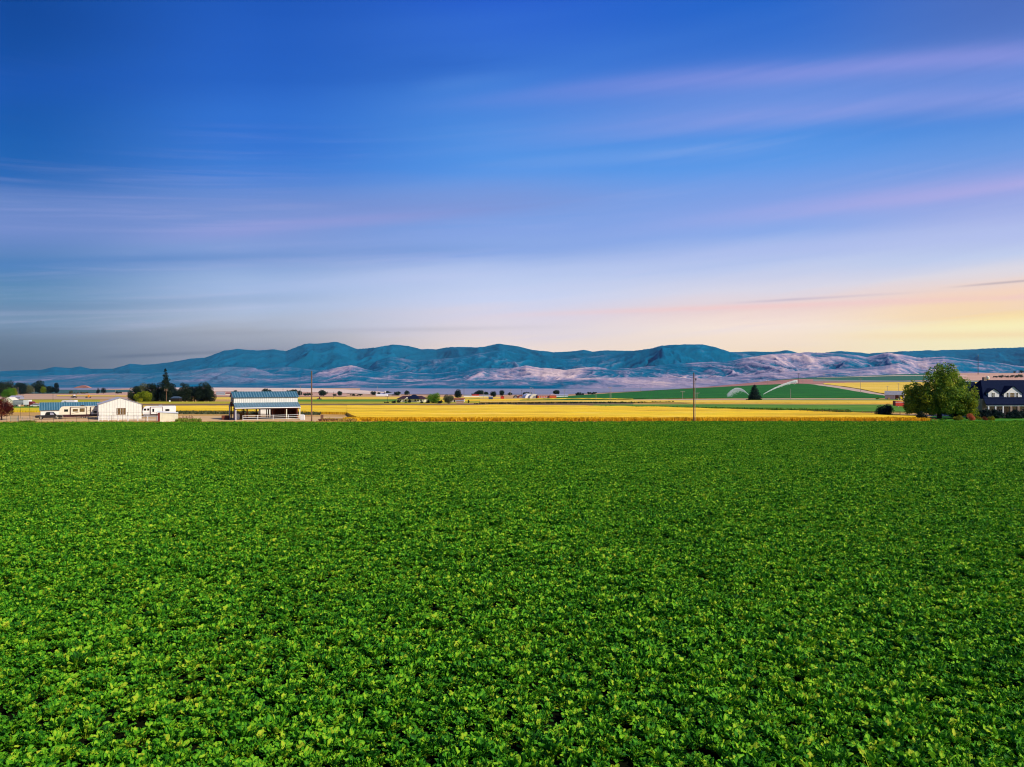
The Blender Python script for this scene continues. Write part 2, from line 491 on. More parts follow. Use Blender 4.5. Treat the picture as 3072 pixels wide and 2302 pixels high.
# ------------------------------------------------------------------ fields and roads draped on the ground
def field(name, pxs, df, db, mt, h=0.05, rows=14, step=20.0, noise=0.0, skirt=0.0):
    px = np.arange(pxs[0], pxs[-1] + 0.1, (pxs[-1] - pxs[0]) / max(2, round((pxs[-1] - pxs[0]) / step)))
    a = np.interp(px, pxs, df); b = np.interp(px, pxs, db)
    f = np.linspace(0, 1, rows)[:, None]
    DD = np.exp(np.log(a)[None] * (1 - f) + np.log(b)[None] * f)
    return grid_obj(name, np.repeat(px[None], rows, 0), DD, mt, h=h, noise=noise, skirt=skirt)
def crop_mat(name, stops, scale, stretch, line=None, rough=0.8, side=None):
    m = bpy.data.materials.new(name); m.use_nodes = True
    t = m.node_tree; t.nodes.clear(); N = NT(t)
    o = N.n('ShaderNodeOutputMaterial'); b = N.n('ShaderNodeBsdfPrincipled')
    g = N.n('ShaderNodeNewGeometry'); pos = g.outputs['Position']
    a = N.noise(N.mapping(pos, stretch), scale, 7.0, 0.66, 0.6)
    c = N.ramp(a, stops)
    st = N.noise(N.mapping(pos, (0.25, 2.4, 1)), 0.9, 4.0, 0.7)
    c = N.mix(N.mr(st, 0.48, 0.72, 0.0, 0.65), c, tuple(x * 0.62 for x in stops[0][1]))
    st2 = N.noise(N.mapping(pos, (0.05, 0.55, 1)), 0.8, 5.0, 0.7)
    c = N.mix(N.mr(st2, 0.58, 0.78, 0.0, 0.4), c, tuple(min(1, x * 1.05 + 0.06) for x in stops[-1][1]))
    gp_ = N.noise(N.mapping(pos, (0.4, 1.3, 1), (0, 0, 0.1), (40, 7, 0)), 0.022, 5.0, 0.65)
    c = N.mix(N.mr(gp_, 0.5, 0.68, 0.0, 0.42), c, tuple(a * b for a, b in zip(stops[1][1], (0.62, 0.80, 1.0))))
    if line:
        wv = N.n('ShaderNodeTexWave'); wv.bands_direction = 'X'
        N.put(wv.inputs['Vector'], N.mapping(pos, (1, 1, 1), (0, 0, line[0]))); wv.inputs['Scale'].default_value = line[1]
        wv.inputs['Distortion'].default_value = 1.2; wv.inputs['Detail'].default_value = 2
        c = N.mix(N.mr(wv.outputs['Fac'], 0.7, 0.95, 0.0, line[3]), c, line[2])
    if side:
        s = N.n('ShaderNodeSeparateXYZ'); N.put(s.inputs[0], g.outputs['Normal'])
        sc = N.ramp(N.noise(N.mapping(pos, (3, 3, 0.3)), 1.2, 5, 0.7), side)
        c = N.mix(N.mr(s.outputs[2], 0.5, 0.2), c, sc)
    N.put(b.inputs['Base Color'], c); b.inputs['Roughness'].default_value = rough
    b.inputs['Specular IOR Level'].default_value = 0.15
    bp = N.n('ShaderNodeBump'); bp.inputs['Strength'].default_value = 0.5; bp.inputs['Distance'].default_value = 0.3
    N.put(bp.inputs['Height'], N.noise(N.mapping(pos, (1, 1, 0.2)), 2.2, 4, 0.7)); N.put(b.inputs['Normal'], bp.outputs[0])
    N.put(o.inputs[0], b.outputs[0])
    return m
WH = [(0.34, (0.58, 0.33, 0.012)), (0.44, (0.86, 0.51, 0.012)), (0.54, (0.99, 0.65, 0.012)), (0.64, (0.97, 0.68, 0.09))]
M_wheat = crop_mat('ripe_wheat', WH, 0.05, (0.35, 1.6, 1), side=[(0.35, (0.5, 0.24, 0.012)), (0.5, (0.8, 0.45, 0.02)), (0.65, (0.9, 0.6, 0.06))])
M_wheat2 = crop_mat('swathed_wheat', [(0.3, (0.55, 0.42, 0.01)), (0.5, (0.72, 0.54, 0.015)), (0.7, (0.8, 0.62, 0.06))], 0.08, (1, 1, 1), line=(0.55, 0.42, (0.32, 0.26, 0.01), 0.7))
M_yel = crop_mat('pale_wheat', [(0.3, (0.55, 0.38, 0.03)), (0.5, (0.80, 0.52, 0.05)), (0.7, (0.84, 0.62, 0.16))], 0.03, (0.3, 1.4, 1))
M_yg = crop_mat('yellow_green_hay', [(0.3, (0.22, 0.24, 0.01)), (0.5, (0.42, 0.38, 0.015)), (0.7, (0.6, 0.46, 0.03))], 0.03, (0.25, 1.5, 1))
M_grn = crop_mat('green_field', [(0.3, (0.006, 0.085, 0.003)), (0.5, (0.010, 0.14, 0.004)), (0.7, (0.03, 0.19, 0.006))], 0.05, (0.5, 1.2, 1), line=(0.2, 0.10, (0.02, 0.10, 0.01), 0.6))
M_past = crop_mat('pasture', [(0.3, (0.05, 0.16, 0.008)), (0.5, (0.09, 0.24, 0.01)), (0.7, (0.2, 0.3, 0.02))], 0.06, (0.4, 1.3, 1))
M_farg = crop_mat('far_green', [(0.3, (0.02, 0.10, 0.06)), (0.5, (0.03, 0.13, 0.07)), (0.7, (0.05, 0.14, 0.08))], 0.01, (0.3, 2, 1))
M_grey = crop_mat('grey_fallow', [(0.3, (0.16, 0.19, 0.16)), (0.5, (0.22, 0.24, 0.2)), (0.7, (0.3, 0.3, 0.27))], 0.01, (0.3, 2, 1))
M_red = crop_mat('red_earth', [(0.35, (0.26, 0.09, 0.075)), (0.5, (0.42, 0.19, 0.14)), (0.65, (0.5, 0.28, 0.2))], 0.01, (0.4, 3, 1))
M_road = mat('dirt_road', (0.55, 0.40, 0.31), 0.95, 0.15, 0.3, col2=(0.42, 0.28, 0.2))
M_brown = mat('ditch_soil', (0.13, 0.075, 0.03), 0.95, 0.2, 0.15, col2=(0.22, 0.14, 0.05), stretch=(0.3, 1, 1))
M_desert = crop_mat('desert', [(0.35, (0.42, 0.20, 0.13)), (0.5, (0.58, 0.33, 0.22)), (0.65, (0.66, 0.45, 0.32))], 0.01, (0.3, 2, 1))
M_pale = crop_mat('pale_sand', [(0.35, (0.62, 0.44, 0.34)), (0.5, (0.75, 0.56, 0.44)), (0.65, (0.8, 0.64, 0.5))], 0.006, (0.3, 2, 1))
M_sage = crop_mat('sage_flat', [(0.35, (0.13, 0.17, 0.25)), (0.5, (0.22, 0.23, 0.32)), (0.68, (0.36, 0.30, 0.36))], 0.008, (0.25, 2.4, 1))
M_dgrn = crop_mat('dark_far_green', [(0.35, (0.02, 0.08, 0.08)), (0.5, (0.04, 0.11, 0.10)), (0.68, (0.08, 0.14, 0.10))], 0.008, (0.25, 2.4, 1))
M_lawn = crop_mat('lawn', [(0.3, (0.03, 0.15, 0.01)), (0.5, (0.06, 0.24, 0.012)), (0.7, (0.10, 0.30, 0.02))], 0.3, (1, 1, 1))
M_hill_road = M_road

def stuff(o, label, cat): return tag(o, label, cat, kind='stuff')
def struct(o): return tag(o, kind='structure')
stuff(field('wheat_field', [1041, 1056, 1080, 1500, 1900, 2060, 2400, 2660, 2770], [205, 180, 171, 170.5, 170.5, 170.5, 171, 171, 173], [318, 318, 316, 306, 262, 240, 212, 190, 178], M_wheat, h=0.85, rows=60, step=7, noise=0.35, skirt=1.0), 'ripe golden wheat with an orange cut edge standing beyond the green crop', 'wheat')
stuff(field('wheat_field', [430, 600, 800, 1070], [224, 222, 216, 206], [317, 317, 317, 317], M_wheat, h=0.72, rows=30, step=8, noise=0.3, skirt=0.9), 'ripe yellow wheat behind the open hay barn and the white caravan', 'wheat')
stuff(field('wheat_field', [-200, 132], [226, 226], [272, 272], M_wheat2, h=0.6, rows=24, step=8, noise=0.2, skirt=0.7), 'yellow striped wheat behind the black pickup and the red-leaved tree', 'wheat')
struct(field('dirt_track', [280, 1300, 1900], [318, 318, 300], [404, 408, 360], M_brown, h=0.06, rows=4))
struct(field('field', [-300, 180], [278, 278], [330, 330], M_past, h=0.07, rows=6))
struct(field('hay_field', [-900, 300], [470, 470], [640, 650], M_yg, h=0.3, rows=8, skirt=0.3))
struct(field('hay_field', [300, 800, 1440], [430, 425, 425], [510, 512, 505], M_yg, h=0.3, rows=8, skirt=0.3))
struct(field('green_field', [760, 1440], [535, 535], [660, 660], M_past, h=0.3, rows=8, skirt=0.3))
struct(field('hay_field', [560, 1200, 1500], [690, 690, 680], [880, 900, 800], M_yel, h=0.3, rows=8, skirt=0.3))
struct(field('wheat_strip', [1440, 1900, 2060, 2400, 2900], [420, 345, 325, 318, 318], [500, 395, 372, 362, 362], M_yel, h=0.5, rows=8, skirt=0.5))
struct(field('wheat_strip', [1300, 1700, 1900], [520, 520, 420], [620, 570, 440], M_wheat, h=0.4, rows=6, skirt=0.4))
struct(field('pasture', [1780, 2000, 2400, 2900], [262, 245, 224, 215], [318, 308, 296, 296], M_past, h=0.25, rows=12, skirt=0.25))
struct(field('pasture', [2250, 2700], [376, 376], [392, 392], M_past, h=0.2, rows=4))
struct(field('dirt_road', [1500, 1800, 2060, 2400, 2640], [430, 412, 396, 396, 396], [448, 428, 414, 410, 408], M_road, h=0.10, rows=4))
struct(field('dirt_path', [2420, 2560, 2780, 3000], [205, 197, 193, 192], [214, 206, 202, 201], M_road, h=0.08, rows=4))
def rdl(px): return np.interp(px, [2400, 2480, 2560, 2620, 2668], [770, 660, 560, 490, 448])
_g1 = [1560, 1640, 1720, 1800, 2060, 2300, 2400, 2480, 2560, 2620, 2660]
stuff(field('green_field', _g1, [500, 480, 470, 450, 428, 418, 418, 418, 418, 418, 418], [520, 640, 740, 758, 765, 772, 770] + [float(rdl(p)) for p in _g1[7:]], M_grn, h=0.35, rows=30, step=12, noise=0.6, skirt=0.4), 'dark green irrigated crop covering the low hill', 'field crop')
struct(field('dirt_road', [2396, 2480, 2560, 2620, 2668, 2700], [float(rdl(p)) + 4 for p in (2396, 2480, 2560, 2620, 2668)] + [430], [805, 735, 630, 540, 478, 450], M_road, h=0.12, rows=6, step=8))
_w = [2470, 2480, 2560, 2620, 2668, 2760, 3100]
stuff(field('wheat_field', _w, [760, 745, 640, 548, 484, 455, 450], [930, 960, 980, 990, 1000, 1010, 1010], M_yel, h=0.4, rows=24, step=10, noise=0.5, skirt=0.5), 'golden wheat on the slope behind the dirt road and grey shed', 'wheat')
struct(field('red_earth', [2000, 2080, 2400, 2480, 2700], [900, 830, 800, 830, 1010], [1340, 1340, 1330, 1200, 1060], M_red, h=0.15, rows=16))
struct(field('green_field', [2285, 2320, 2400, 2500, 2760, 2860], [1500, 1360, 1340, 1240, 1330, 1380], [1560, 2100, 2500, 2900, 3000, 2500], M_farg, h=0.3, rows=14))
struct(field('fallow_field', [2440, 2600, 2900, 3150], [1080, 1060, 1050, 1050], [1260, 1300, 1290, 1290], M_grey, h=0.3, rows=8))
struct(field('gravel_road', [2450, 2600, 2760, 2900], [1560, 1700, 1840, 1900], [1620, 1800, 1960, 2010], M_pale, h=0.7, rows=4))
struct(field('desert', [2840, 2900, 3300], [1500, 1340, 1300], [3600, 4200, 4400], M_desert, h=0.4, rows=24))
struct(field('desert', [230, 430, 560, 800, 1040], [1100, 1000, 950, 950, 950], [3100, 3000, 4000, 3800, 3000], M_desert, h=0.4, rows=24))
struct(field('sand_flat', [390, 640, 900, 1090, 1200], [1900, 1800, 1700, 1300, 1100], [3500, 4200, 3900, 2300, 1300], M_pale, h=0.8, rows=14))
struct(field('sage_flat', [1080, 1200, 1500, 1700, 2000, 2150], [1500, 1250, 1150, 1150, 1150, 1500], [4500, 4500, 4500, 4500, 4500, 4500], M_sage, h=0.5, rows=20))
struct(field('sage_flat', [-1100, 300, 420], [2300, 2300, 3100], [4500, 4500, 4500], M_sage, h=0.5, rows=10))
struct(field('far_field', [-900, 240, 430], [1250, 1350, 1700], [2300, 2250, 2300], M_dgrn, h=0.5, rows=8))
struct(field('hay_field', [170, 420], [980, 930], [1100, 1060], M_yel, h=0.5, rows=4))
struct(field('yard_dirt', [-900, 60, 400, 560], [680, 680, 720, 800], [1150, 1150, 1050, 900], mat('yard_dirt', (0.55, 0.37, 0.24), 0.95, 0.2, 0.03, col2=(0.4, 0.22, 0.14), stretch=(0.3, 1.6, 1)), h=0.2, rows=10))
struct(field('lawn', [2780, 2960, 3500], [166.6, 167.5, 169], [186, 240, 240], M_lawn, h=0.05, rows=10))
struct(field('garden_path', [2790, 2960, 3300], [165.2, 166, 167.6], [166.2, 167, 168.9], M_pale, h=0.10, rows=3))
struct(field('barnyard', [-600, 560, 960, 1040], [163, 163, 165, 166], [196, 196, 192, 190], mat('straw_dirt', (0.70, 0.45, 0.17), 0.95, 0.2, 0.5, col2=(0.48, 0.31, 0.17), stretch=(0.5, 1.6, 1)), h=0.05, rows=8))

# ------------------------------------------------------------------ mountains
farP = [(-900,1125),(-400,1118),(0,1114),(87,1110),(116,1110),(166,1101),(210,1104),(239,1099),(275,1107),(340,1106),(390,1092),(434,1095),(506,1088),(571,1076),(615,1073),(672,1052),(712,1047),(774,1052),(824,1048),(857,1054),(915,1031),(972,1029),(1005,1025.5),(1034,1032),(1070,1047),(1128,1042),(1178,1034),(1229,1038),(1265,1048),(1309,1048),(1352,1041),(1417,1042),(1446,1041),(1497,1031),(1554,1039),(1600,1050),(1660,1057),(1711,1054),(1750,1050),(1776,1055),(1812,1051),(1877,1053),(1942,1050),(2050,1048),(2188,1056),(2253,1055),(2318,1056),(2361,1050),(2397,1059),(2463,1059),(2520,1053),(2557,1056),(2607,1061),(2665,1057),(2745,1052),(2846,1050),(2918,1048),(2961,1045),(3072,1042),(3500,1036),(4000,1046)]
midP = [(-900,1160),(0,1150),(600,1128),(850,1100),(960,1112),(1060,1118),(1110,1100),(1130,1083),(1170,1071),(1210,1076),(1250,1082),(1310,1078),(1400,1070),(1440,1060),(1480,1054),(1520,1051),(1560,1062),(1620,1070),(1700,1078),(1800,1066),(1880,1056),(1950,1046),(1985,1037),(2050,1033),(2108,1034),(2150,1043),(2190,1056),(2260,1066),(2330,1060),(2400,1064),(2440,1062),(2560,1064),(2640,1080),(2750,1112),(3000,1120),(4000,1130)]
nearP = [(-900,1140),(0,1130),(100,1128),(300,1122),(430,1122),(560,1112),(620,1106),(700,1100),(760,1104),(820,1122),(900,1124),(1000,1106),(1050,1096),(1080,1102),(1120,1114),(1180,1120),(1220,1116),(1250,1119),(1300,1122),(1400,1110),(1450,1104),(1530,1106),(1580,1096),(1620,1104),(1700,1110),(1780,1100),(1840,1108),(1900,1105),(2000,1094),(2080,1088),(2180,1085),(2250,1071),(2330,1062),(2430,1057),(2520,1060),(2600,1071),(2665,1058),(2700,1063),(2750,1073),(2830,1070),(2900,1078),(3000,1090),(3072,1100),(3300,1115),(4200,1125)]
lowP = [(-900,1152),(0,1150),(700,1150),(960,1146),(1060,1140),(1160,1146),(1300,1144),(1400,1142),(1500,1140),(1600,1144),(1700,1138),(1760,1134),(1900,1132),(2000,1134),(2100,1136),(2200,1130),(2300,1120),(2450,1110),(2560,1106),(2640,1100),(2694,1089),(2760,1106),(2900,1116),(3072,1122),(4200,1134)]
def ipl(P, x):
    P = np.array(P, float)
    return np.interp(x, P[:, 0], P[:, 1])
hp = np.concatenate([np.arange(-900, -20, 16.0), np.arange(-20, 3100, 3.0), np.arange(3100, 4200, 16.0)])
hd = np.exp(np.linspace(math.log(4450), math.log(18000), 330))
HP, HD = np.meshgrid(hp, hd)
HX = (HP - CX) / F * HD
base = -24 + 0 * HX
def layer(P, Dc, Df, Db, seed, amp, pw=1.25, jit=1.2, sc=900.0):
    """mountain ridge whose crest at depth ~Dc follows the skyline P; ravines run down its front"""
    y = ipl(P, HP) + (fbm(HP / 26.0, HP * 0, seed + 3, 4) - 0.5) * jit * 2.6
    Dw = Dc * (1 + (fbm(HP / 260.0, HP * 0 + 4, seed, 3) - 0.5) * 0.12)
    zc = CAMZ + (HY - y) / F * Dw
    t = np.where(HD < Dw, np.clip((HD - Df) / (Dw - Df), 0, 1), 1 - np.clip((HD - Dw) / (Db - Dw), 0, 1))
    s = t ** pw
    warp = (fbm(HX / 2500, HD / 2500, seed + 50, 4) - 0.5) * 2600
    rid = fbm((HX + warp) / sc, HD / (sc * 2.3), seed + 20, 6, True)
    rid2 = fbm((HX + warp * 0.4) / (sc * 0.28), HD / (sc * 0.6), seed + 33, 4, True)
    env = 4 * t * (1 - t)
    z = base + (zc - base) * (s + env * (rid - 0.62) * amp + env * (rid2 - 0.6) * amp * 0.22)
    return np.minimum(z, np.where(np.abs(HD - Dw) < Dw * 0.02, zc, base + (zc - base) * 1.0 * HD / Dw)), t
LZ = [layer(farP, 15500, 10200, 17800, 1, 0.62, 1.1, 0.9, 1500), layer(midP, 11500, 8400, 13500, 2, 0.75, 1.15, 1.2, 1100),
      layer(nearP, 8800, 6300, 10300, 3, 0.52, 1.1, 1.4, 560), layer(lowP, 6700, 4700, 7900, 4, 0.6, 1.0, 1.4, 430)]
Zs = np.stack([l[0] for l in LZ]); k = Zs.argmax(0)
HZ = np.maximum(Zs.max(0), base + (fbm(HX / 300, HD / 300, 9, 4) - 0.5) * 8)
HZ = np.where(HD < 4700, np.minimum(HZ, np.minimum(Zt(HX, HD * 0 + 4600), 60) - (4700 - HD) * 0.02 * 0 - 0.5), HZ)
veg = fbm(HX / 520, HD / 1400, 77, 5)
veg2 = fbm(HX / 150, HD / 420, 78, 4)
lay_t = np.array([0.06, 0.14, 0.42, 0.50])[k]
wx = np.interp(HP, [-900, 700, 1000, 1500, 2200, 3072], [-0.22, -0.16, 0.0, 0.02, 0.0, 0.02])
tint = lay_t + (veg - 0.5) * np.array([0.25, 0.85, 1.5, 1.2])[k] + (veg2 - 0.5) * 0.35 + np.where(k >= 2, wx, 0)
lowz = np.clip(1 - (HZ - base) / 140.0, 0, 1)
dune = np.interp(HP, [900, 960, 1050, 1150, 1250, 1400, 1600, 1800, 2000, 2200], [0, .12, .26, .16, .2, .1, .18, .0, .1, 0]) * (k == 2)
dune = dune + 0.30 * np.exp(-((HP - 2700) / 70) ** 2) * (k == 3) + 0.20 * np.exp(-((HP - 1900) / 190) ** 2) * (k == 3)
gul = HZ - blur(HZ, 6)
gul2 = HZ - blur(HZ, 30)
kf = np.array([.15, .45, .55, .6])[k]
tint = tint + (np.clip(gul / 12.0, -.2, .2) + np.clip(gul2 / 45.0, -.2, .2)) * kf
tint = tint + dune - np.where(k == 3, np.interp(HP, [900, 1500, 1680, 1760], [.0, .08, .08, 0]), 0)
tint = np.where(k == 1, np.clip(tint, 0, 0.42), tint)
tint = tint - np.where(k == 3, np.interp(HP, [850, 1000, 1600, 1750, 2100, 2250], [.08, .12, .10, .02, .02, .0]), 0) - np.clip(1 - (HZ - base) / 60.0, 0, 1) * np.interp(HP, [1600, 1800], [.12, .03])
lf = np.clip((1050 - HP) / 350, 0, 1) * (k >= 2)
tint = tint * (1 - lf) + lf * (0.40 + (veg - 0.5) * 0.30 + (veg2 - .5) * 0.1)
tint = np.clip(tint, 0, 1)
idx = np.arange(HP.size).reshape(HP.shape)
HF = np.stack([idx[:-1, :-1], idx[:-1, 1:], idx[1:, 1:], idx[1:, :-1]], -1).reshape(-1, 4)
def hill_mat():
    m = bpy.data.materials.new('mountain_slopes'); m.use_nodes = True
    t = m.node_tree; t.nodes.clear(); N = NT(t)
    o = N.n('ShaderNodeOutputMaterial'); b = N.n('ShaderNodeBsdfPrincipled')
    a = N.n('ShaderNodeAttribute', attribute_name='tint').outputs['Fac']
    pos = N.n('ShaderNodeNewGeometry').outputs['Position']
    nz = N.noise(N.mapping(pos, (1, 0.5, 2)), 0.006, 6, 0.65, 0.5)
    f = N.m('ADD', a, N.m('MULTIPLY', N.m('SUBTRACT', nz, 0.5), 0.5))
    c = N.ramp(f, HILLSTOPS)
    N.put(b.inputs['Base Color'], c); b.inputs['Roughness'].default_value = 1.0
    b.inputs['Specular IOR Level'].default_value = 0.0
    bp_ = N.n('ShaderNodeBump'); bp_.inputs['Strength'].default_value = 0.6; bp_.inputs['Distance'].default_value = 45.0
    N.put(bp_.inputs['Height'], N.noise(N.mapping(pos, (1, 0.45, 1)), 0.008, 5, 0.6, 0.3)); N.put(b.inputs['Normal'], bp_.outputs[0])
    N.put(o.inputs[0], b.outputs[0])
    return m
HILLSTOPS = [(0.0, (0.0, 0.085, 0.165)), (0.26, (0.0, 0.115, 0.22)), (0.42, (0.05, 0.13, 0.22)), (0.54, (0.16, 0.18, 0.29)), (0.74, (0.31, 0.26, 0.35)), (0.98, (0.54, 0.41, 0.41))]  # low stops carry the teal of distant haze, painted into the slope colour
struct(np_mesh('mountains', np.stack([HX, HD, HZ], -1).reshape(-1, 3), HF, hill_mat(), smooth=True, attrs={'tint': ('POINT', 'FLOAT', tint.astype(np.float32).ravel())}))

# ------------------------------------------------------------------ scattered plants (one object, geometry nodes)
def scatter_tree(name):
    t = bpy.data.node_groups.new(name, 'GeometryNodeTree')
    t.interface.new_socket('Geometry', in_out='INPUT', socket_type='NodeSocketGeometry')
    t.interface.new_socket('Geometry', in_out='OUTPUT', socket_type='NodeSocketGeometry')
    N = NT(t)
    gi = N.n('NodeGroupInput'); go = N.n('NodeGroupOutput')
    def attr(nm, dt='FLOAT'):
        a = N.n('GeometryNodeInputNamedAttribute', data_type=dt); a.inputs['Name'].default_value = nm
        return a.outputs[0]
    gid = attr('gid', 'INT')
    cmp_ = N.n('FunctionNodeCompare', data_type='INT', operation='LESS_THAN')
    N.put(cmp_.inputs[2], gid); cmp_.inputs[3].default_value = 0
    sp = N.n('GeometryNodeSeparateGeometry', domain='POINT')
    N.put(sp.inputs[0], gi.outputs[0]); N.put(sp.inputs[1], cmp_.outputs[0])
    si = N.n('GeometryNodeSplitToInstances', domain='POINT')
    N.put(si.inputs[0], sp.outputs[1]); N.put(si.inputs['Group ID'], gid)
    ip = N.n('GeometryNodeInstanceOnPoints')
    N.put(ip.inputs['Points'], sp.outputs[0]); N.put(ip.inputs['Instance'], si.outputs[0])
    ip.inputs['Pick Instance'].default_value = True
    N.put(ip.inputs['Instance Index'], attr('pick', 'INT'))
    N.put(ip.inputs['Rotation'], attr('rot', 'FLOAT_VECTOR'))
    N.put(ip.inputs['Scale'], attr('scl', 'FLOAT_VECTOR'))
    N.put(go.inputs[0], ip.outputs[0])
    return t
SCT = scatter_tree('scatter')
def scatter(name, protos, P, pick, rot, scl, mt):
    """protos: list of (V, F, tint); P points; all inside one mesh object"""
    Vs, Fs, G, T = [P], [], [np.full(len(P), -1)], [np.zeros(len(P))]
    k = len(P)
    for g, (V, Fq, ti) in enumerate(protos):
        Vs.append(V); Fs.append(Fq + k); G.append(np.full(len(V), g)); T.append(ti); k += len(V)
    n = k; nP = len(P)
    def full(a, w=None):
        r = np.zeros((n,) if w is None else (n, w), dtype=a.dtype); r[:nP] = a; return r
    o = np_mesh(name, np.concatenate(Vs), np.concatenate(Fs), mt, smooth=True, attrs={
        'gid': ('POINT', 'INT', np.concatenate(G).astype(np.int32)), 'pick': ('POINT', 'INT', full(pick.astype(np.int32))),
        'rot': ('POINT', 'FLOAT_VECTOR', full(rot.astype(np.float32), 3)), 'scl': ('POINT', 'FLOAT_VECTOR', full(scl.astype(np.float32), 3)),
        'tint': ('POINT', 'FLOAT', np.concatenate(T).astype(np.float32))})
    md = o.modifiers.new('scatter', 'NODES'); md.node_group = SCT
    return o

def beetmat(name, stops, rough, trans, spec):
    m = bpy.data.materials.new(name); m.use_nodes = True
    t = m.node_tree; t.nodes.clear(); N = NT(t)
    o = N.n('ShaderNodeOutputMaterial'); b = N.n('ShaderNodeBsdfPrincipled')
    at_ = N.n('ShaderNodeAttribute', attribute_name='tint').outputs['Fac']
    oi = N.n('ShaderNodeObjectInfo').outputs['Random']
    pos = N.n('ShaderNodeNewGeometry').outputs['Position']
    nz = N.noise(pos, 34.0, 3.0, 0.6)
    bigp = N.noise(pos, 0.16, 3.0, 0.6)
    f = N.m('ADD', N.m('MULTIPLY', at_, 0.82), N.m('MULTIPLY', oi, 0.16))
    f = N.m('ADD', f, N.m('MULTIPLY', N.m('SUBTRACT', nz, 0.5), 0.55))
    f = N.m('ADD', f, N.m('MULTIPLY', N.m('SUBTRACT', bigp, 0.5), 0.35))
    c = N.ramp(f, stops)
    N.put(b.inputs['Base Color'], c); b.inputs['Roughness'].default_value = rough
    b.inputs['Specular IOR Level'].default_value = spec
    bp_ = N.n('ShaderNodeBump'); bp_.inputs['Strength'].default_value = 0.8; bp_.inputs['Distance'].default_value = 0.02
    N.put(bp_.inputs['Height'], nz); N.put(b.inputs['Normal'], bp_.outputs[0])
    tr = N.n('ShaderNodeBsdfTranslucent'); N.put(tr.inputs[0], c)
    mx = N.n('ShaderNodeMixShader'); mx.inputs[0].default_value = trans
    N.put(mx.inputs[1], b.outputs[0]); N.put(mx.inputs[2], tr.outputs[0]); N.put(o.inputs[0], mx.outputs[0])
    return m
def beet_plant(seed, nl=25, lo=False):
    r = np.random.default_rng(seed)
    VV, FF, TT = [], [], []; k = 0
    for i in range(nl):
        ring = i / nl
        a = i * 2.39996 + r.normal(0, 0.25)
        lean = 0.12 + 0.95 * ring + r.normal(0, 0.14)          # tilt of the petiole from vertical
        L = (0.15 + 0.09 * (1 - abs(ring - 0.45))) * r.uniform(0.85, 1.15)
        B = r.uniform(0.15, 0.25); wd = B * r.uniform(0.27, 0.37)
        curl = r.uniform(0.0, 1.3); twist = r.normal(0, 0.5)
        nr = 7 if not lo else 4
        rows = np.linspace(0, 1, nr)
        prof = np.interp(rows, [0, .12, .4, .75, .93, 1], [.12, .62, 1, .82, .42, .05])
        d = np.array([math.cos(a), math.sin(a), 0.0]); sdir = np.array([-math.sin(a), math.cos(a), 0.0])
        ph = lean
        p = d * 0.02
        base_p = p.copy()
        p = p + L * (d * math.sin(ph) + np.array([0, 0, 1.0]) * math.cos(ph))
        pts = []
        offs = [-1, -0.5, 0, 0.5, 1] if not lo else [-1, 0, 1]
        for q, (rr, w) in enumerate(zip(rows, prof)):
            ang = ph + curl * rr * 0.9
            tdir = d * math.sin(ang) + np.array([0, 0, 1.0]) * math.cos(ang)
            ndir = -d * math.cos(ang) + np.array([0, 0, 1.0]) * math.sin(ang)
            if q: p = p + tdir * B / (nr - 1)
            tw = twist * rr
            sd = sdir * math.cos(tw) + ndir * math.sin(tw); nd = ndir * math.cos(tw) - sdir * math.sin(tw)
            for o_ in offs:
                rip = (abs(o_) * 0.30 + r.normal(0, 0.30) * (abs(o_) > 0.3)) * wd
                pts.append(p + sd * (o_ * w * wd) + nd * rip)
        V = np.array(pts); c = len(offs)
        ix = np.arange(nr * c).reshape(nr, c)
        Fq = np.stack([ix[:-1, :-1], ix[:-1, 1:], ix[1:, 1:], ix[1:, :-1]], -1).reshape(-1, 4)
        t = np.clip(r.normal(0.40, 0.21) + 0.10 * (0.5 - ring), 0.02, 0.98)
        if r.random() < 0.10: t = r.uniform(0.75, 0.95)
        tt = np.full(len(V), t)
        tt[ix[:, c // 2]] = min(1.0, t + 0.26)                  # pale midrib
        if not lo: tt += r.normal(0, 0.09, len(V))
        VV.append(V); FF.append(Fq + k); TT.append(tt); k += len(V)
        wq = 0.010                                              # petiole
        S = np.array([base_p - sdir * wq, base_p + sdir * wq, V[c // 2] + sdir * wq, V[c // 2] - sdir * wq])
        VV.append(S); FF.append(np.array([[0, 1, 2, 3]]) + k); TT.append(np.full(4, 0.85)); k += 4
    return np.concatenate(VV), np.concatenate(FF), np.clip(np.concatenate(TT), 0, 1)
def edgeY(X): return 161.5 + 0.030 * X
sp_ = 0.41
P = []
y = 9.0
while y < 166:
    hw = 0.80 * y + 9
    xs = np.arange(-hw, hw, sp_)
    P.append(np.stack([xs + rng.uniform(-0.2, 0.2, len(xs)), np.full(len(xs), y) + rng.uniform(-0.2, 0.2, len(xs)), np.zeros(len(xs))], -1))
    y += sp_
P = np.concatenate(P)
P = P[P[:, 1] < edgeY(P[:, 0]) + rng.normal(0, 0.2, len(P)) + (fbm(P[:, 0] / 3.0, P[:, 0] * 0, 8, 3) - 0.6) * 2.5]
gap = fbm(P[:, 0] / 1.1, P[:, 1] / 0.9, 31, 3)
big = fbm(P[:, 0] / 9.0, P[:, 1] / 5.0, 32, 3)
keep = gap > 0.15 + 0.04 * rng.random(len(P))
P = P[keep]; gap = gap[keep]; big = big[keep]
size = (0.76 + 0.75 * (gap - 0.3) + 0.35 * (big - 0.5)) * rng.uniform(0.88, 1.15, len(P))
near = P[:, 1] < 60
pick = rng.integers(0, 14, len(P))
rot = np.stack([rng.normal(0, 0.10, len(P)), rng.normal(0, 0.10, len(P)), rng.uniform(0, 6.283, len(P))], -1)
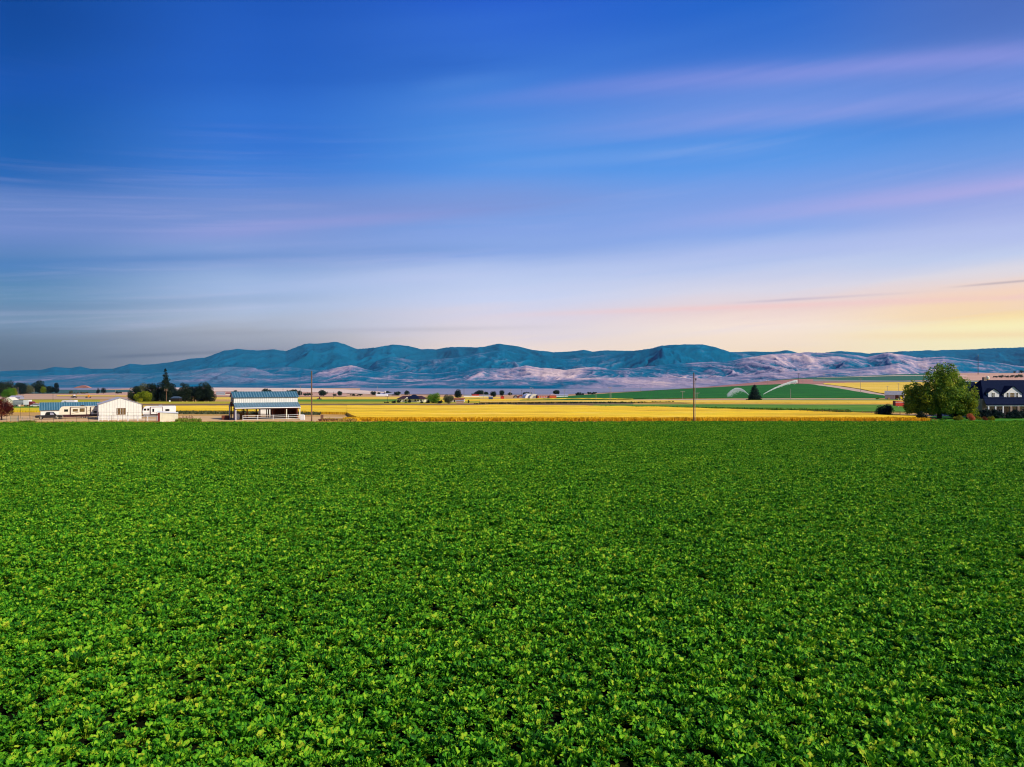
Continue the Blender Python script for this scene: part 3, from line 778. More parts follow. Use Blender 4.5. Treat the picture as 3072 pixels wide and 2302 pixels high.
scl = np.stack([size * rng.uniform(0.95, 1.12, len(P)), size * rng.uniform(0.95, 1.12, len(P)), size * rng.uniform(0.85, 1.15, len(P))], -1)
M_beet = beetmat('beet_leaf', [(0.0, (0.002, 0.026, 0.002)), (0.25, (0.026, 0.175, 0.009)), (0.5, (0.104, 0.375, 0.013)), (0.72, (0.26, 0.55, 0.02)), (0.9, (0.46, 0.56, 0.03)), (1.0, (0.52, 0.52, 0.04))], rough=0.55, trans=0.28, spec=0.14)
protos = [beet_plant(100 + i) for i in range(14)]
stuff(scatter('beet_crop', protos, P, pick, rot, scl, M_beet), 'dense leafy green sugar beet plants filling the whole foreground', 'crop')
print('beets', len(P))
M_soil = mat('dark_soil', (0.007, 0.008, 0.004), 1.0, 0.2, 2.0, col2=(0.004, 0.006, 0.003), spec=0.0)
sx = np.array([-170., 170.]); sy = np.array([5., 60., 120., 150.])
b_ = MB()
ys = [5, 40, 80, 120, 150]
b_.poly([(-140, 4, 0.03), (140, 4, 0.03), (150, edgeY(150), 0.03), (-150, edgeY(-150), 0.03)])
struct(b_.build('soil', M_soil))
# ------------------------------------------------------------------ trees and shrubs
LEAF = {
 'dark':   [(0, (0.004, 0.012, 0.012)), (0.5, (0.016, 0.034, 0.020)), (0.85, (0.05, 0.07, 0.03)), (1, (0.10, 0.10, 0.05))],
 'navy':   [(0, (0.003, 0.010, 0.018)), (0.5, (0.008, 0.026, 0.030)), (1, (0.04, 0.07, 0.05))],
 'green':  [(0, (0.012, 0.05, 0.010)), (0.45, (0.09, 0.20, 0.022)), (0.75, (0.29, 0.38, 0.025)), (1, (0.46, 0.42, 0.03))],
 'mixed':  [(0, (0.02, 0.06, 0.006)), (0.4, (0.14, 0.22, 0.012)), (0.75, (0.38, 0.38, 0.015)), (1, (0.6, 0.5, 0.03))],
 'lime':   [(0, (0.05, 0.10, 0.006)), (0.5, (0.22, 0.28, 0.012)), (1, (0.52, 0.46, 0.02))],
 'bright': [(0, (0.02, 0.10, 0.01)), (0.5, (0.08, 0.24, 0.015)), (1, (0.28, 0.42, 0.04))],
 'olive':  [(0, (0.03, 0.04, 0.02)), (0.5, (0.10, 0.12, 0.05)), (1, (0.26, 0.26, 0.14))],
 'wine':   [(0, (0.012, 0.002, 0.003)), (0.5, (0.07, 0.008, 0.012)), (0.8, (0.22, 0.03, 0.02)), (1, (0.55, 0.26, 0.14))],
 'rose':   [(0, (0.05, 0.05, 0.01)), (0.4, (0.22, 0.07, 0.03)), (0.7, (0.62, 0.10, 0.05)), (1, (0.78, 0.36, 0.16))],
 'gold':   [(0, (0.07, 0.09, 0.008)), (0.5, (0.26, 0.26, 0.015)), (1, (0.55, 0.42, 0.04))],
 'straw':  [(0, (0.16, 0.09, 0.02)), (0.5, (0.50, 0.31, 0.06)), (1, (0.78, 0.55, 0.16))],
 'far':    [(0, (0.008, 0.026, 0.026)), (0.5, (0.02, 0.05, 0.04)), (1, (0.06, 0.10, 0.06))],
}
def LM(k): return leafmat('leaves_' + k, LEAF[k], rough=0.65, trans=0.36, spec=0.12)
M_bark = mat('bark', (0.09, 0.06, 0.04), 0.95, 0.25, 6.0, bump=0.5, stretch=(1, 1, 0.3))
M_barkpale = mat('pale_bark', (0.30, 0.25, 0.20), 0.95, 0.25, 6.0, bump=0.5, stretch=(1, 1, 0.3))

def leaf_cloud(centers, radii, n, size, r, flat=0.75, up=0.25):
    """n leaf quads spread over the given clumps, facing outward with scatter"""
    centers = np.asarray(centers, float); radii = np.asarray(radii, float)
    w = radii[:, 0] * radii[:, 2]; w = w / w.sum()
    ci = r.choice(len(centers), n, p=w)
    d = r.normal(size=(n, 3)); d /= np.linalg.norm(d, axis=1, keepdims=True)
    rad = r.uniform(0.45, 1.0, n) ** 0.6
    P_ = centers[ci] + d * radii[ci] * rad[:, None]
    nn = d + r.normal(size=(n, 3)) * flat; nn[:, 2] += up
    nn /= np.linalg.norm(nn, axis=1, keepdims=True)
    a = np.cross(nn, r.normal(size=(n, 3))); a /= np.linalg.norm(a, axis=1, keepdims=True)
    b = np.cross(nn, a)
    s = size * r.uniform(0.6, 1.3, n)[:, None]
    V = np.stack([P_ - a * s * 0.55, P_ - b * s * 0.35 , P_ + a * s * 0.55, P_ + b * s * 0.35 + nn * s * 0.1], 1).reshape(-1, 3)
    Fq = np.arange(n * 4).reshape(n, 4)
    ct = r.normal(0, 0.18, len(centers))[ci]
    t = np.clip(r.normal(0.45, 0.17, n) + ct, 0, 1)
    return V, Fq, np.repeat(t, 4)

def tree(name, label, px, D, w, h, kind='dark', shape='round', cat='tree', group=None, trunk_h=0.12, seed=None, dens=1.0, size=None, bark=None, loc=None, clumps=None, depth_f=0.9):
    """w, h in metres; crown made of many clumps of leaf sized faces, tapered trunk and limbs"""
    r = np.random.default_rng(seed if seed is not None else abs(hash((round(px), round(D)))) % 9999)
    t = thing(name, label, cat, loc if loc is not None else at(px, D), r.uniform(-0.4, 0.4), group)
    pxs = F * w / D / 3.0
    z0 = h * trunk_h
    n_cl = clumps or int(min(60, 10 + pxs * 0.6))
    cs, rs = [], []
    if shape == 'cone':
        for i in range(n_cl * 3):
            f = r.random(); zz = z0 + (h - z0) * f
            rr = w / 2 * (1 - f) ** 0.6 * 0.85 * (0.8 + 0.3 * r.random()) * r.uniform(0.45, 1.0)
            a = r.uniform(0, 6.283); cr = w * 0.15 * (1.3 - f)
            cs.append((rr * math.cos(a), rr * math.sin(a) * depth_f, zz - cr * 0.3)); rs.append((cr * 1.3, cr * 1.3, cr * 0.75))
    else:
        lobes = None
        if shape == 'lobed':
            lobes = []
            for i in range(9):
                lx = (-0.38 + 0.76 * i / 8) * w / 2 * 1.8 + r.normal(0, 0.02 * w); hh = (1 - 0.50 * abs(lx / (w / 2)) ** 2.4) * r.uniform(0.90, 1.03)
                lobes.append((lx, r.normal(0, 0.16) * w, z0 + (h - z0) * (0.40 * hh), w * r.uniform(0.13, 0.18), (h - z0) * 0.60 * hh))
            for i in range(7):
                a = r.uniform(0, 6.28); lobes.append((w * 0.27 * math.cos(a), w * 0.27 * math.sin(a), z0 + (h - z0) * r.uniform(0.22, 0.32), w * 0.19, (h - z0) * 0.26))
        for i in range(n_cl):
            if lobes:
                L_ = lobes[r.integers(0, len(lobes))]; d_ = r.normal(size=3); d_ /= np.linalg.norm(d_); m_ = r.uniform(0.6, 0.95)
                cr = w * r.uniform(0.035, 0.065)
                cs.append((L_[0] + d_[0] * L_[3] * m_, L_[1] + d_[1] * L_[3] * m_, max(z0 + cr, L_[2] + d_[2] * L_[4] * m_))); rs.append((cr, cr, cr * r.uniform(1.1, 1.7)))
                continue
            while True:
                q = r.uniform(-1, 1, 3)
                q[2] = r.uniform(0, 1)
                rad = math.hypot(q[0], q[1])
                if shape == 'plume': lim = math.sqrt(max(0, 1 - (1.8 * q[2] - 0.72) ** 2 / 1.3))
                elif shape == 'full': lim = math.sqrt(1 - q[2] ** 3 * 0.96)
                elif shape == 'round': lim = math.sqrt(max(0, 1 - (2 * q[2] - 0.86) ** 2 / 1.3))
                elif shape == 'dome': lim = math.sqrt(max(0, 1 - q[2] ** 2))
                elif shape == 'vase': lim = 0.55 + 0.45 * math.sin(q[2] * 2.6)
                else: lim = 1 - 0.3 * q[2]
                if lim * 0.30 < rad <= lim: break
            cr = min(w, h) * r.uniform(0.12, 0.20) * (1.45 if n_cl < 34 else 1.0)
            if shape == 'plume': cr *= r.uniform(0.6, 1.0)
            sc = 1 - cr * (0.6 if shape == 'plume' else 1.2) / (w / 2)
            cs.append((q[0] * w / 2 * sc, q[1] * w / 2 * depth_f * sc, z0 + cr * 0.7 + q[2] * (h - z0 - cr * 1.7)))
            rs.append((cr * .8, cr * .8, cr * r.uniform(1.3, 2.0)) if shape == 'plume' else (cr, cr, cr * r.uniform(0.8, 1.15)))
    size = size or max(0.16, w / 34.0)
    area = w * (h - z0)
    n = int(min(60000, max(320, area / (size * size) * 5.5 * dens)))
    V, Fq, ti = leaf_cloud(cs, rs, n, size, r)
    np_mesh('crown', V, Fq, LM(kind), t, attrs={'tint': ('POINT', 'FLOAT', ti.astype(np.float32))})
    b = MB(); tr = max(0.05, w * 0.028)
    if shape == 'cone':
        b.tube((0, 0, -0.2), (0, 0, h * 0.96), tr * 0.6, tr * 0.1, 7)
    elif shape != 'dome':
        top = z0 + (h - z0) * 0.30
        b.tube((0, 0, -0.2), (r.normal(0, 0.1), r.normal(0, .1), top), tr * 1.2, tr * 0.7, 7)
        for i in range(6):
            c = cs[r.integers(0, len(cs))]
            b.tube((0, 0, top * r.uniform(0.6, 0.95)), c, tr * 0.5, tr * 0.12, 5)
    else:
        for i in range(5):
            c = cs[r.integers(0, len(cs))]
            b.tube((0, 0, -0.1), c, tr * 0.5, tr * 0.15, 5)
    b.build('trunk' if shape != 'dome' else 'stem', bark or M_bark, t)
    return t
def ptree(name, label, px, yb, wpx, hpx, kind, shape='round', D=None, **k):
    """tree whose base stands at photo pixel (px, yb), wpx x hpx photo pixels large"""
    D = D or depth(px, yb)
    s = D / F
    if D > 420 and shape != 'dome': wpx *= 1.22; hpx *= 1.18
    return tree(name, label, px, D, wpx * s, hpx * s, kind, shape, **k)

# right of the farmhouse lawn
tree('broadleaf_tree', 'huge round green tree with many upright tips left of the dark roofed farmhouse', 2818, 182, 18.4, 14.0, 'green', 'lobed', trunk_h=0.10, seed=5, dens=5.0, size=0.38, clumps=520)
tree('broadleaf_tree', 'yellowish green round tree overlapping the left end of the farmhouse roof', 2900, 177, 8.0, 7.6, 'mixed', 'round', trunk_h=0.10, seed=8, dens=3.2, size=0.30, clumps=70)
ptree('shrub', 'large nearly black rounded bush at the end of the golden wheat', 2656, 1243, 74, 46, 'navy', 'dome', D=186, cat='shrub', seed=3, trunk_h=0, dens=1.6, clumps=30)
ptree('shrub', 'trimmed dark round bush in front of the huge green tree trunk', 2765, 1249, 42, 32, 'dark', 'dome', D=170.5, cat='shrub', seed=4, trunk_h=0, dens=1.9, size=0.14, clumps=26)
ptree('shrub', 'dark bush mass beneath the yellowish green tree', 2868, 1251, 50, 44, 'navy', 'dome', D=180, cat='shrub', seed=14, trunk_h=0, dens=1.6, clumps=26)
ptree('shrub', 'low clipped yellow green mound left of the red flowering shrub', 2876, 1256, 38, 18, 'gold', 'dome', D=171, cat='shrub', seed=6, trunk_h=0, dens=2.2, size=0.13, clumps=22)
ptree('flowering_shrub', 'tall shrub covered in red and pink flowers beside the clipped mound', 2913, 1256, 31, 29, 'rose', 'dome', D=171, cat='shrub', seed=7, trunk_h=0, dens=1.2, size=0.16)
ptree('shrub', 'small golden green shrub right behind the tall red flowering shrub', 2936, 1250, 22, 14, 'gold', 'dome', D=173, cat='shrub', seed=9, trunk_h=0, dens=1.8, size=0.14)
ptree('flowering_shrub', 'small pinkish red flowering shrub touching the right hand yellow mound', 2954, 1256, 20, 15, 'rose', 'dome', D=171, cat='shrub', seed=10, trunk_h=0, dens=1.5, size=0.14)
ptree('shrub', 'rightmost yellow green clipped mound on the farmhouse lawn', 2973, 1256, 30, 18, 'gold', 'dome', D=171.5, cat='shrub', seed=12, trunk_h=0, dens=2.2, size=0.13, clumps=20)
ptree('shrub', 'sprawling dry reddish weeds at the right end of the wheat', 2790, 1257, 44, 9, 'straw', 'dome', D=171, cat='shrub', seed=13, trunk_h=0, dens=1.5, size=0.16)
ptree('shrub', 'low green weeds between the dry patch and the clipped mound', 2830, 1256, 30, 9, 'bright', 'dome', D=171, cat='shrub', seed=15, trunk_h=0, dens=1.3, size=0.16)
# conifer on the irrigated hill
tree('conifer', 'dark pointed evergreen standing alone before the green hill', 2264, depth(2264, 1201), 8.0, 8.4, 'navy', 'cone', seed=21, trunk_h=0.0, dens=3.5, size=0.34, clumps=60)
# left farmyard
tree('red_leaf_tree', 'wine red leaved tree at the left end of the farmyard', 4, 172, 6.4, 5.9, 'wine', 'round', seed=22, trunk_h=0.06, dens=1.5, size=0.2, clumps=36)
# group behind the caravan
Dg = 520
G = 'trees around the dark farm shed'
for (px, w, h, k, s, lab, dD, th) in [
  (408, 40, 44, 'dark', 'round', 'small dark leafy tree at the left end of the dark grove', 0, .12),
  (430, 42, 52, 'olive', 'round', 'mid green tree behind the yellow lime tree in the grove', 10, .1),
  (428, 44, 34, 'lime', 'round', 'bright yellow lime tree in front of the dark grove', -14, .1),
  (455, 34, 60, 'dark', 'round', 'pointed dark green tree left of the tall spruce', 8, .1),
  (484, 44, 53, 'dark', 'round', 'broad black green tree directly left of the tall spruce', 14, .08),
  (515, 40, 52, 'navy', 'round', 'dark tree directly right of the tall spruce', 16, .1),
  (534, 34, 44, 'dark', 'round', 'short dark tree rising over the dark shed roof', 20, .1),
  (557, 40, 58, 'dark', 'round', 'tall rounded dark tree first to the right of the dark shed', 6, .06),
  (584, 42, 55, 'navy', 'round', 'dark tree second to the right of the dark shed', 10, .06),
  (610, 44, 58, 'dark', 'round', 'dark bushy tree second from the right end of the grove', 6, .06),
  (628, 34, 44, 'dark', 'round', 'reddish tinged dark tree at the right end of the grove', 2, .06)]:
    D = Dg + dD
    tree('broadleaf_tree', lab, px, D, 1.42 * w * D / F, 1.12 * h * D / F, k, 'full', group=G, trunk_h=0.0, seed=px, dens=2.4, size=0.40, clumps=40)
tree('spruce', 'tallest tree, a narrow dark spruce rising out of the grove', 497, Dg + 5, 9.6, 24.5, 'dark', 'cone', group=G, trunk_h=0.02, seed=60, dens=2.6, size=0.5, clumps=70)
# far left row
G = 'distant trees at the left edge'
for (px, yb, w, h, k, lab) in [
  (-6, 1192, 50, 50, 'dark', 'dark tree cut by the left edge of the picture'),
  (20, 1190, 44, 46, 'dark', 'tall dark round tree second from the left picture edge'),
  (26, 1195, 34, 30, 'bright', 'bright green tree in front of the far left dark trees'),
  (42, 1190, 18, 26, 'lime', 'small light green tree on the right flank of the far left trees'),
  (62, 1184, 34, 36, 'navy', 'dark blue green tree first behind the far brown yard'),
  (84, 1182, 30, 28, 'olive', 'olive tinted tree between two darker ones behind the yard'),
  (74, 1182, 14, 12, 'navy', 'small round dark bush under the olive tree'),
  (118, 1180, 40, 36, 'dark', 'widest dark tree of the far left row'),
  (130, 1181, 16, 20, 'lime', 'little yellowish tree in front of the widest dark tree'),
  (152, 1180, 34, 20, 'dark', 'low dark tree near the right end of the far left row'),
  (170, 1180, 14, 30, 'navy', 'thin dark tree ending the far left row')]:
    ptree('broadleaf_tree', lab, px, yb, w * 1.15, h, k, 'full', group=G, seed=px + 900, dens=1.9, trunk_h=0.03, clumps=30)
for (px, yb, w, h, k, lab) in [
  (294, 1183, 13, 17, 'navy', 'small dark tree left of a pair behind the tan yard'),
  (311, 1182, 17, 18, 'navy', 'larger dark tree right of a pair behind the tan yard'),
  (212, 1182, 14, 10, 'olive', 'olive shrub on the far horizon line'),
  (246, 1182, 40, 6, 'olive', 'low line of dusty shrubs at the far field edge'),
  (355, 1182, 20, 8, 'dark', 'low dark shrub on the pale far field')]:
    ptree('broadleaf_tree', lab, px, yb, w, h, k, seed=px + 300, group='scattered far trees on the left', trunk_h=0.03)
# centre far trees
G = 'distant trees along the far farms'
for (px, yb, w, h, k, lab) in [
  (706, 1181, 12, 10, 'far', 'tiny dark tree just above the left end of the blue barn roof'),
  (800, 1181, 30, 14, 'far', 'low tree band seen over the middle of the blue barn roof'),
  (880, 1186, 46, 16, 'dark', 'wide brownish tree seen over the right end of the blue barn roof'),
  (900, 1188, 16, 14, 'far', 'rounded tree between the barn roof and the tall bare pole'),
  (925, 1188, 30, 9, 'far', 'low shrub line behind the tall bare pole'),
  (970, 1189, 30, 19, 'far', 'dense dark tree right of the tall bare pole'),
  (1004, 1189, 12, 7, 'far', 'tiny shrub between two far dark trees'),
  (1020, 1188, 18, 14, 'far', 'squat dark tree next to a thin pole in the far field'),
  (1068, 1188, 40, 6, 'dark', 'long low brown hedge at the end of the pale sand slope'),
  (1120, 1186, 18, 12, 'far', 'round far tree left of the pale silo'),
  (1137, 1186, 12, 9, 'far', 'small far tree close to the pale silo'),
  (1167, 1186, 25, 14, 'far', 'domed far tree right of the pale silo'),
  (1192, 1187, 22, 12, 'far', 'far tree above the left part of the bungalow roof'),
  (1221, 1186, 18, 13, 'far', 'pointed far tree above the middle of the bungalow roof'),
  (1374, 1195, 26, 25, 'navy', 'upright dark tree right of the greyish willow'),
  (1418, 1190, 14, 9, 'far', 'small dark tree left of the rounded far grove'),
  (1440, 1190, 36, 18, 'far', 'widest rounded tree of the far grove'),
  (1459, 1191, 14, 16, 'far', 'narrow tree on the right flank of the far grove'),
  (1480, 1193, 20, 19, 'navy', 'round headed tree above the small blue shed'),
  (1506, 1188, 18, 17, 'far', 'standalone umbrella shaped tree right of the small blue shed'),
  (1530, 1187, 14, 9, 'far', 'small split tree below the twin pole'),
  (1582, 1188, 30, 11, 'far', 'flat topped far tree left of the orange barn'),
  (1669, 1186, 22, 15, 'far', 'domed tree just behind the right end of the orange barn'),
  (1738, 1187, 30, 9, 'far', 'low far trees left of the green hill tip'),
  (1775, 1184, 34, 8, 'far', 'low far trees peeping over the green hill tip')]:
    ptree('broadleaf_tree', lab, px, yb, w, h, k, seed=px + 1300, group=G, trunk_h=0.03, dens=2.0, clumps=26)
# bungalow garden
G = 'garden plants of the bungalow'
for (px, yb, w, h, k, s, lab) in [
  (1300, 1211, 44, 33, 'bright', 'round', 'bright green domed tree right of the bungalow'),
  (1347, 1212, 44, 38, 'olive', 'round', 'greyish green willow behind the small white shed'),
  (1283, 1211, 18, 17, 'navy', 'dome', 'round black green bush at the bungalow right corner'),
  (1322, 1211, 22, 14, 'navy', 'dome', 'dark bush between the domed tree and the willow'),
  (1265, 1211, 12, 10, 'dark', 'dome', 'small dark bush under the bungalow right eave'),
  (1229, 1210, 16, 14, 'dark', 'dome', 'dark bush in front of the bungalow wall centre'),
  (1218, 1211, 12, 8, 'bright', 'dome', 'light green low bush before the bungalow door'),
  (1196, 1210, 18, 13, 'dark', 'dome', 'dark bush at the left gable of the bungalow'),
  (1182, 1211, 18, 11, 'dark', 'dome', 'shrub just left of the bungalow'),
  (1160, 1211, 20, 7, 'dark', 'dome', 'low hedge left of the bungalow driveway'),
  (1298, 1211, 16, 11, 'straw', 'dome', 'dry pinkish shrub before the domed tree'),
  (1340, 1209, 16, 16, 'olive', 'dome', 'grey shrub at the left end of the white shed'),
  (1406, 1210, 9, 12, 'dark', 'dome', 'small upright bush right of the white shed')]:
    ptree('shrub' if s == 'dome' else 'broadleaf_tree', lab, px, yb, w, h, k, s, seed=px + 40, cat='shrub' if s == 'dome' else 'tree', group=G, trunk_h=0.0 if s == 'dome' else 0.05, dens=1.4)
ptree('shrub', 'small fresh green bush beside the road left of the grey shed', 2633, 1199, 14, 9, 'bright', 'dome', cat='shrub', seed=71, trunk_h=0)
# far right desert shrubs
G = 'far shrubs above the farmhouse'
for i, (px, yb, w, h, lab) in enumerate([(2985, 1134, 14, 7, 'dark clump left end of the shrub line above the farmhouse'), (3004, 1134, 18, 9, 'second clump in the shrub line above the farmhouse'), (3024, 1134, 20, 7, 'low middle clump in the shrub line above the farmhouse'), (3044, 1134, 22, 9, 'blue green clump right of the middle of the shrub line'), (3062, 1133, 16, 11, 'rightmost clump of the shrub line above the farmhouse'), (3044, 1120, 8, 6, 'tiny dark tree on the upper slope at the right'), (3064, 1120, 18, 8, 'dark tree on the upper slope cut by the right edge')]):
    ptree('shrub', lab, px, yb, w, h, 'far', 'round', D=depth(px, yb, 1000), cat='shrub', seed=500 + i, group=G, trunk_h=0.02)
# weeds at the edges: tufts as one mass each
def tufts(name, label, cat, pts, kind, hmin, hmax, n=5):
    r = np.random.default_rng(len(pts)); V = []; Tn = []
    for (x, y, z) in pts:
        hh = r.uniform(hmin, hmax)
        t0 = np.clip(r.normal(0.5, 0.2), 0, 1)
        for i in range(n):
            a = r.uniform(0, 3.1416); lx, ly = math.cos(a) * 0.10 * hh / 0.5, math.sin(a) * 0.10 * hh / 0.5
            ox, oy = r.normal(0, 0.18, 2); tx, ty = r.normal(0, 0.16, 2)
            hz = hh * r.uniform(0.7, 1.1)
            V += [(x + ox - lx, y + oy - ly, z - 0.05), (x + ox + lx, y + oy + ly, z - 0.05), (x + ox + tx + lx * .3, y + oy + ty + ly * .3, z + hz), (x + ox + tx - lx * .3, y + oy + ty - ly * .3, z + hz * 0.96)]
            Tn += [t0 + r.normal(0, .08)] * 4
    V = np.array(V); Fq = np.arange(len(V)).reshape(-1, 4)
    o = np_mesh(name, V, Fq, LM(kind), attrs={'tint': ('POINT', 'FLOAT', np.clip(np.array(Tn), 0, 1).astype(np.float32))})
    return stuff(o, label, cat)
def strip_pts(p0, p1, y0, y1, n, seed):
    r = np.random.default_rng(seed); out = []
    for i in range(n):
        px = r.uniform(p0, p1); D = r.uniform(np.interp(px, [p0, p1], y0), np.interp(px, [p0, p1], y1))
        q = at(px, D); out.append(tuple(q))
    return out
tufts('dry_grass', 'dry straw coloured grass along the edge of the beet crop by the farmyard', 'grass', strip_pts(-150, 1040, (159.5, 161.5), (164.5, 166), 4200, 1), 'straw', 0.08, 0.3)
LEAF['wheatear'] = [(0, (0.50, 0.24, 0.012)), (0.45, (0.80, 0.46, 0.015)), (0.8, (0.92, 0.60, 0.02)), (1, (0.9, 0.7, 0.12))]
tufts('wheat_stalks', 'orange wheat stalks standing along the near edge of the golden field', 'wheat', strip_pts(1035, 2785, (168.4, 168.4), (172.5, 172.5), 11000, 2), 'wheatear', 0.5, 0.92, 4)
tufts('dry_grass', 'thin dry grass between the golden wheat and the green crop', 'grass', strip_pts(1030, 2790, (163.0, 165.4), (167.5, 168.3), 2600, 3), 'straw', 0.08, 0.25)
tufts('weeds', 'brown weeds along the near edge of the wheat behind the farmyard', 'weeds', strip_pts(430, 960, (212, 204), (225, 216), 1500, 4), 'olive', 0.3, 0.9)
tufts('weeds', 'dark brown weeds along the ditch right of the bare pole', 'weeds', strip_pts(968, 1066, (167, 166.5), (173, 170), 520, 5), 'straw', 0.3, 0.7)
tufts('weeds', 'dark green ditch weeds between the pasture and the wheat', 'weeds', strip_pts(1800, 2550, (266, 216), (276, 222), 1700, 6), 'green', 0.3, 0.95)
LEAF['weedg'] = [(0, (0.03, 0.10, 0.01)), (0.5, (0.14, 0.22, 0.02)), (1, (0.45, 0.38, 0.08))]
tufts('weeds', 'green weeds at the field corner below the black pickup', 'weeds', strip_pts(60, 102, (160, 160), (164, 164), 130, 8), 'weedg', 0.2, 0.6)
tufts('weeds', 'green weeds around the brown pallets', 'weeds', strip_pts(528, 600, (161, 161), (167, 167), 260, 9), 'weedg', 0.3, 0.9)
tufts('weeds', 'dark weeds on the far side of the dirt track', 'weeds', strip_pts(1420, 2020, (372, 335), (380, 345), 700, 10), 'dark', 0.3, 0.9)

# ------------------------------------------------------------------ building materials
M_white = mat('white_steel', (0.80, 0.79, 0.74), 0.45, 0.05, 1.2, col2=(0.70, 0.70, 0.66), spec=0.4)
M_cream = mat('cream_steel', (0.80, 0.74, 0.56), 0.5, 0.05, 1.2, col2=(0.70, 0.65, 0.5))
M_bluer = mat('blue_roof_steel', (0.022, 0.095, 0.15), 0.6, 0.15, 0.8, col2=(0.035, 0.125, 0.18), spec=0.3)
M_blueg = mat('grey_blue_roof_steel', (0.08, 0.15, 0.20), 0.6, 0.15, 0.8, col2=(0.12, 0.19, 0.25), spec=0.3)
M_rib_shade = mat('rib_shade_steel', (0.60, 0.60, 0.58), 0.5, 0.05, 1.0)  # darker tone for wall ribs, their shadow lines painted in as colour
M_rib_light = mat('blue_rib_highlight', (0.12, 0.24, 0.31), 0.5, 0.1, 1.0)  # paler tone for roof ribs, painting in the highlights along them
M_trim = mat('maroon_trim', (0.20, 0.03, 0.03), 0.5, 0.1, 2.0)
M_rwood = mat('red_post_wood', (0.17, 0.045, 0.03), 0.85, 0.25, 4.0, stretch=(1, 1, .2))
M_wood = mat('weathered_wood', (0.28, 0.17, 0.10), 0.9, 0.25, 4.0, col2=(0.16, 0.09, 0.05), stretch=(1, 1, .2))
M_pole = mat('pole_wood', (0.30, 0.17, 0.10), 0.9, 0.3, 3.0, col2=(0.14, 0.07, 0.04), stretch=(1, 1, .15))
M_polef = mat('grey_pole_wood', (0.42, 0.36, 0.30), 0.9, 0.2, 3.0)
M_steel = mat('galvanised_steel', (0.45, 0.46, 0.46), 0.4, 0.1, 4.0, metal=0.6)
M_dsteel = mat('dark_steel', (0.06, 0.055, 0.05), 0.5, 0.1, 4.0, metal=0.3)
M_glass = mat('dark_glass', (0.012, 0.016, 0.022), 0.08, 0.1, 2.0, spec=0.8)
M_glassw = mat('warm_glass', (0.22, 0.13, 0.05), 0.12, 0.4, 2.0, col2=(0.06, 0.04, 0.02), spec=0.8)
M_wpaint = mat('white_paint', (0.80, 0.80, 0.80), 0.5, 0.03, 2.0)
M_rub = mat('rubber', (0.015, 0.015, 0.016), 0.85, 0.1, 5.0)
M_shingle = mat('dark_shingle', (0.004, 0.008, 0.028), 0.95, 0.2, 3.5, spec=0.05, col2=(0.008, 0.014, 0.040), bump=0.6, stretch=(0.6, 0.6, 3))
M_siding = mat('white_siding', (0.74, 0.74, 0.73), 0.6, 0.05, 1.5)
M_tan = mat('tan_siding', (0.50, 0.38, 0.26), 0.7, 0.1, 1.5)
M_stone = mat('field_stone', (0.36, 0.26, 0.19), 0.9, 0.3, 3.5, col2=(0.16, 0.12, 0.10), bump=1.0, detail=6)
M_insul = mat('porcelain', (0.35, 0.33, 0.32), 0.3, 0.1, 5.0)
M_inred = mat('red_inner_wall', (0.16, 0.035, 0.022), 0.85, 0.25, 1.0, stretch=(3, 3, .3))
M_black = mat('black_paint', (0.012, 0.012, 0.02), 0.22, 0.05, 2.0, spec=0.7)
M_chrome = mat('chrome', (0.7, 0.7, 0.7), 0.2, 0.05, 3.0, metal=0.9)
M_rv = mat('rv_cream', (0.78, 0.72, 0.58), 0.35, 0.04, 0.8, col2=(0.74, 0.66, 0.5), spec=0.5)
M_rvw = mat('rv_white', (0.80, 0.79, 0.80), 0.35, 0.04, 0.8, spec=0.5)
M_maroon = mat('rv_maroon', (0.055, 0.008, 0.02), 0.35, 0.1, 1.0, spec=0.5)
M_swoosh = mat('brown_decal', (0.20, 0.10, 0.05), 0.4, 0.1, 2.0)
M_hay = mat('hay', (0.42, 0.26, 0.10), 0.95, 0.3, 5.0, col2=(0.2, 0.09, 0.04), bump=0.8)
M_orange = mat('orange_red_paint', (0.75, 0.11, 0.03), 0.6, 0.1, 0.4)
M_redp = mat('red_paint', (0.62, 0.045, 0.03), 0.55, 0.15, 1.0)
M_gry = mat('grey_paint', (0.30, 0.30, 0.33), 0.6, 0.1, 1.0)
M_lav = mat('lavender_grey_metal', (0.34, 0.34, 0.44), 0.5, 0.1, 1.0)
M_yelp = mat('yellow_paint', (0.75, 0.55, 0.02), 0.5, 0.1, 1.0)
M_oran = mat('orange_machine_paint', (0.75, 0.32, 0.03), 0.5, 0.1, 1.0)
M_green_p = mat('green_panel', (0.10, 0.22, 0.17), 0.5, 0.1, 1.0)

def window(parent, x, y, z, w, h, frame=M_wpaint, glass=M_glass, d=0.06, cols=2, rows=2, fw=0.07, name='window'):
    """window on a wall facing -y, lower left corner x,z on plane y"""
    f = MB()
    f.box(x - fw, x, y - d, y + 0.02, z - fw, z + h + fw); f.box(x + w, x + w + fw, y - d, y + 0.02, z - fw, z + h + fw)
    f.box(x, x + w, y - d, y + 0.02, z - fw, z); f.box(x, x + w, y - d, y + 0.02, z + h, z + h + fw)
    for i in range(1, cols): f.box(x + w * i / cols - fw * .3, x + w * i / cols + fw * .3, y - d + 0.006, y - 0.004, z, z + h)
    for i in range(1, rows): f.box(x, x + w, y - d + 0.010, y - 0.002, z + h * i / rows - fw * .3, z + h * i / rows + fw * .3)
    o = f.build(name, frame, parent)
    MB().box(x + 0.002, x + w - 0.002, y - 0.018, y + 0.01, z + 0.002, z + h - 0.002).build('pane', glass, o)
    return o

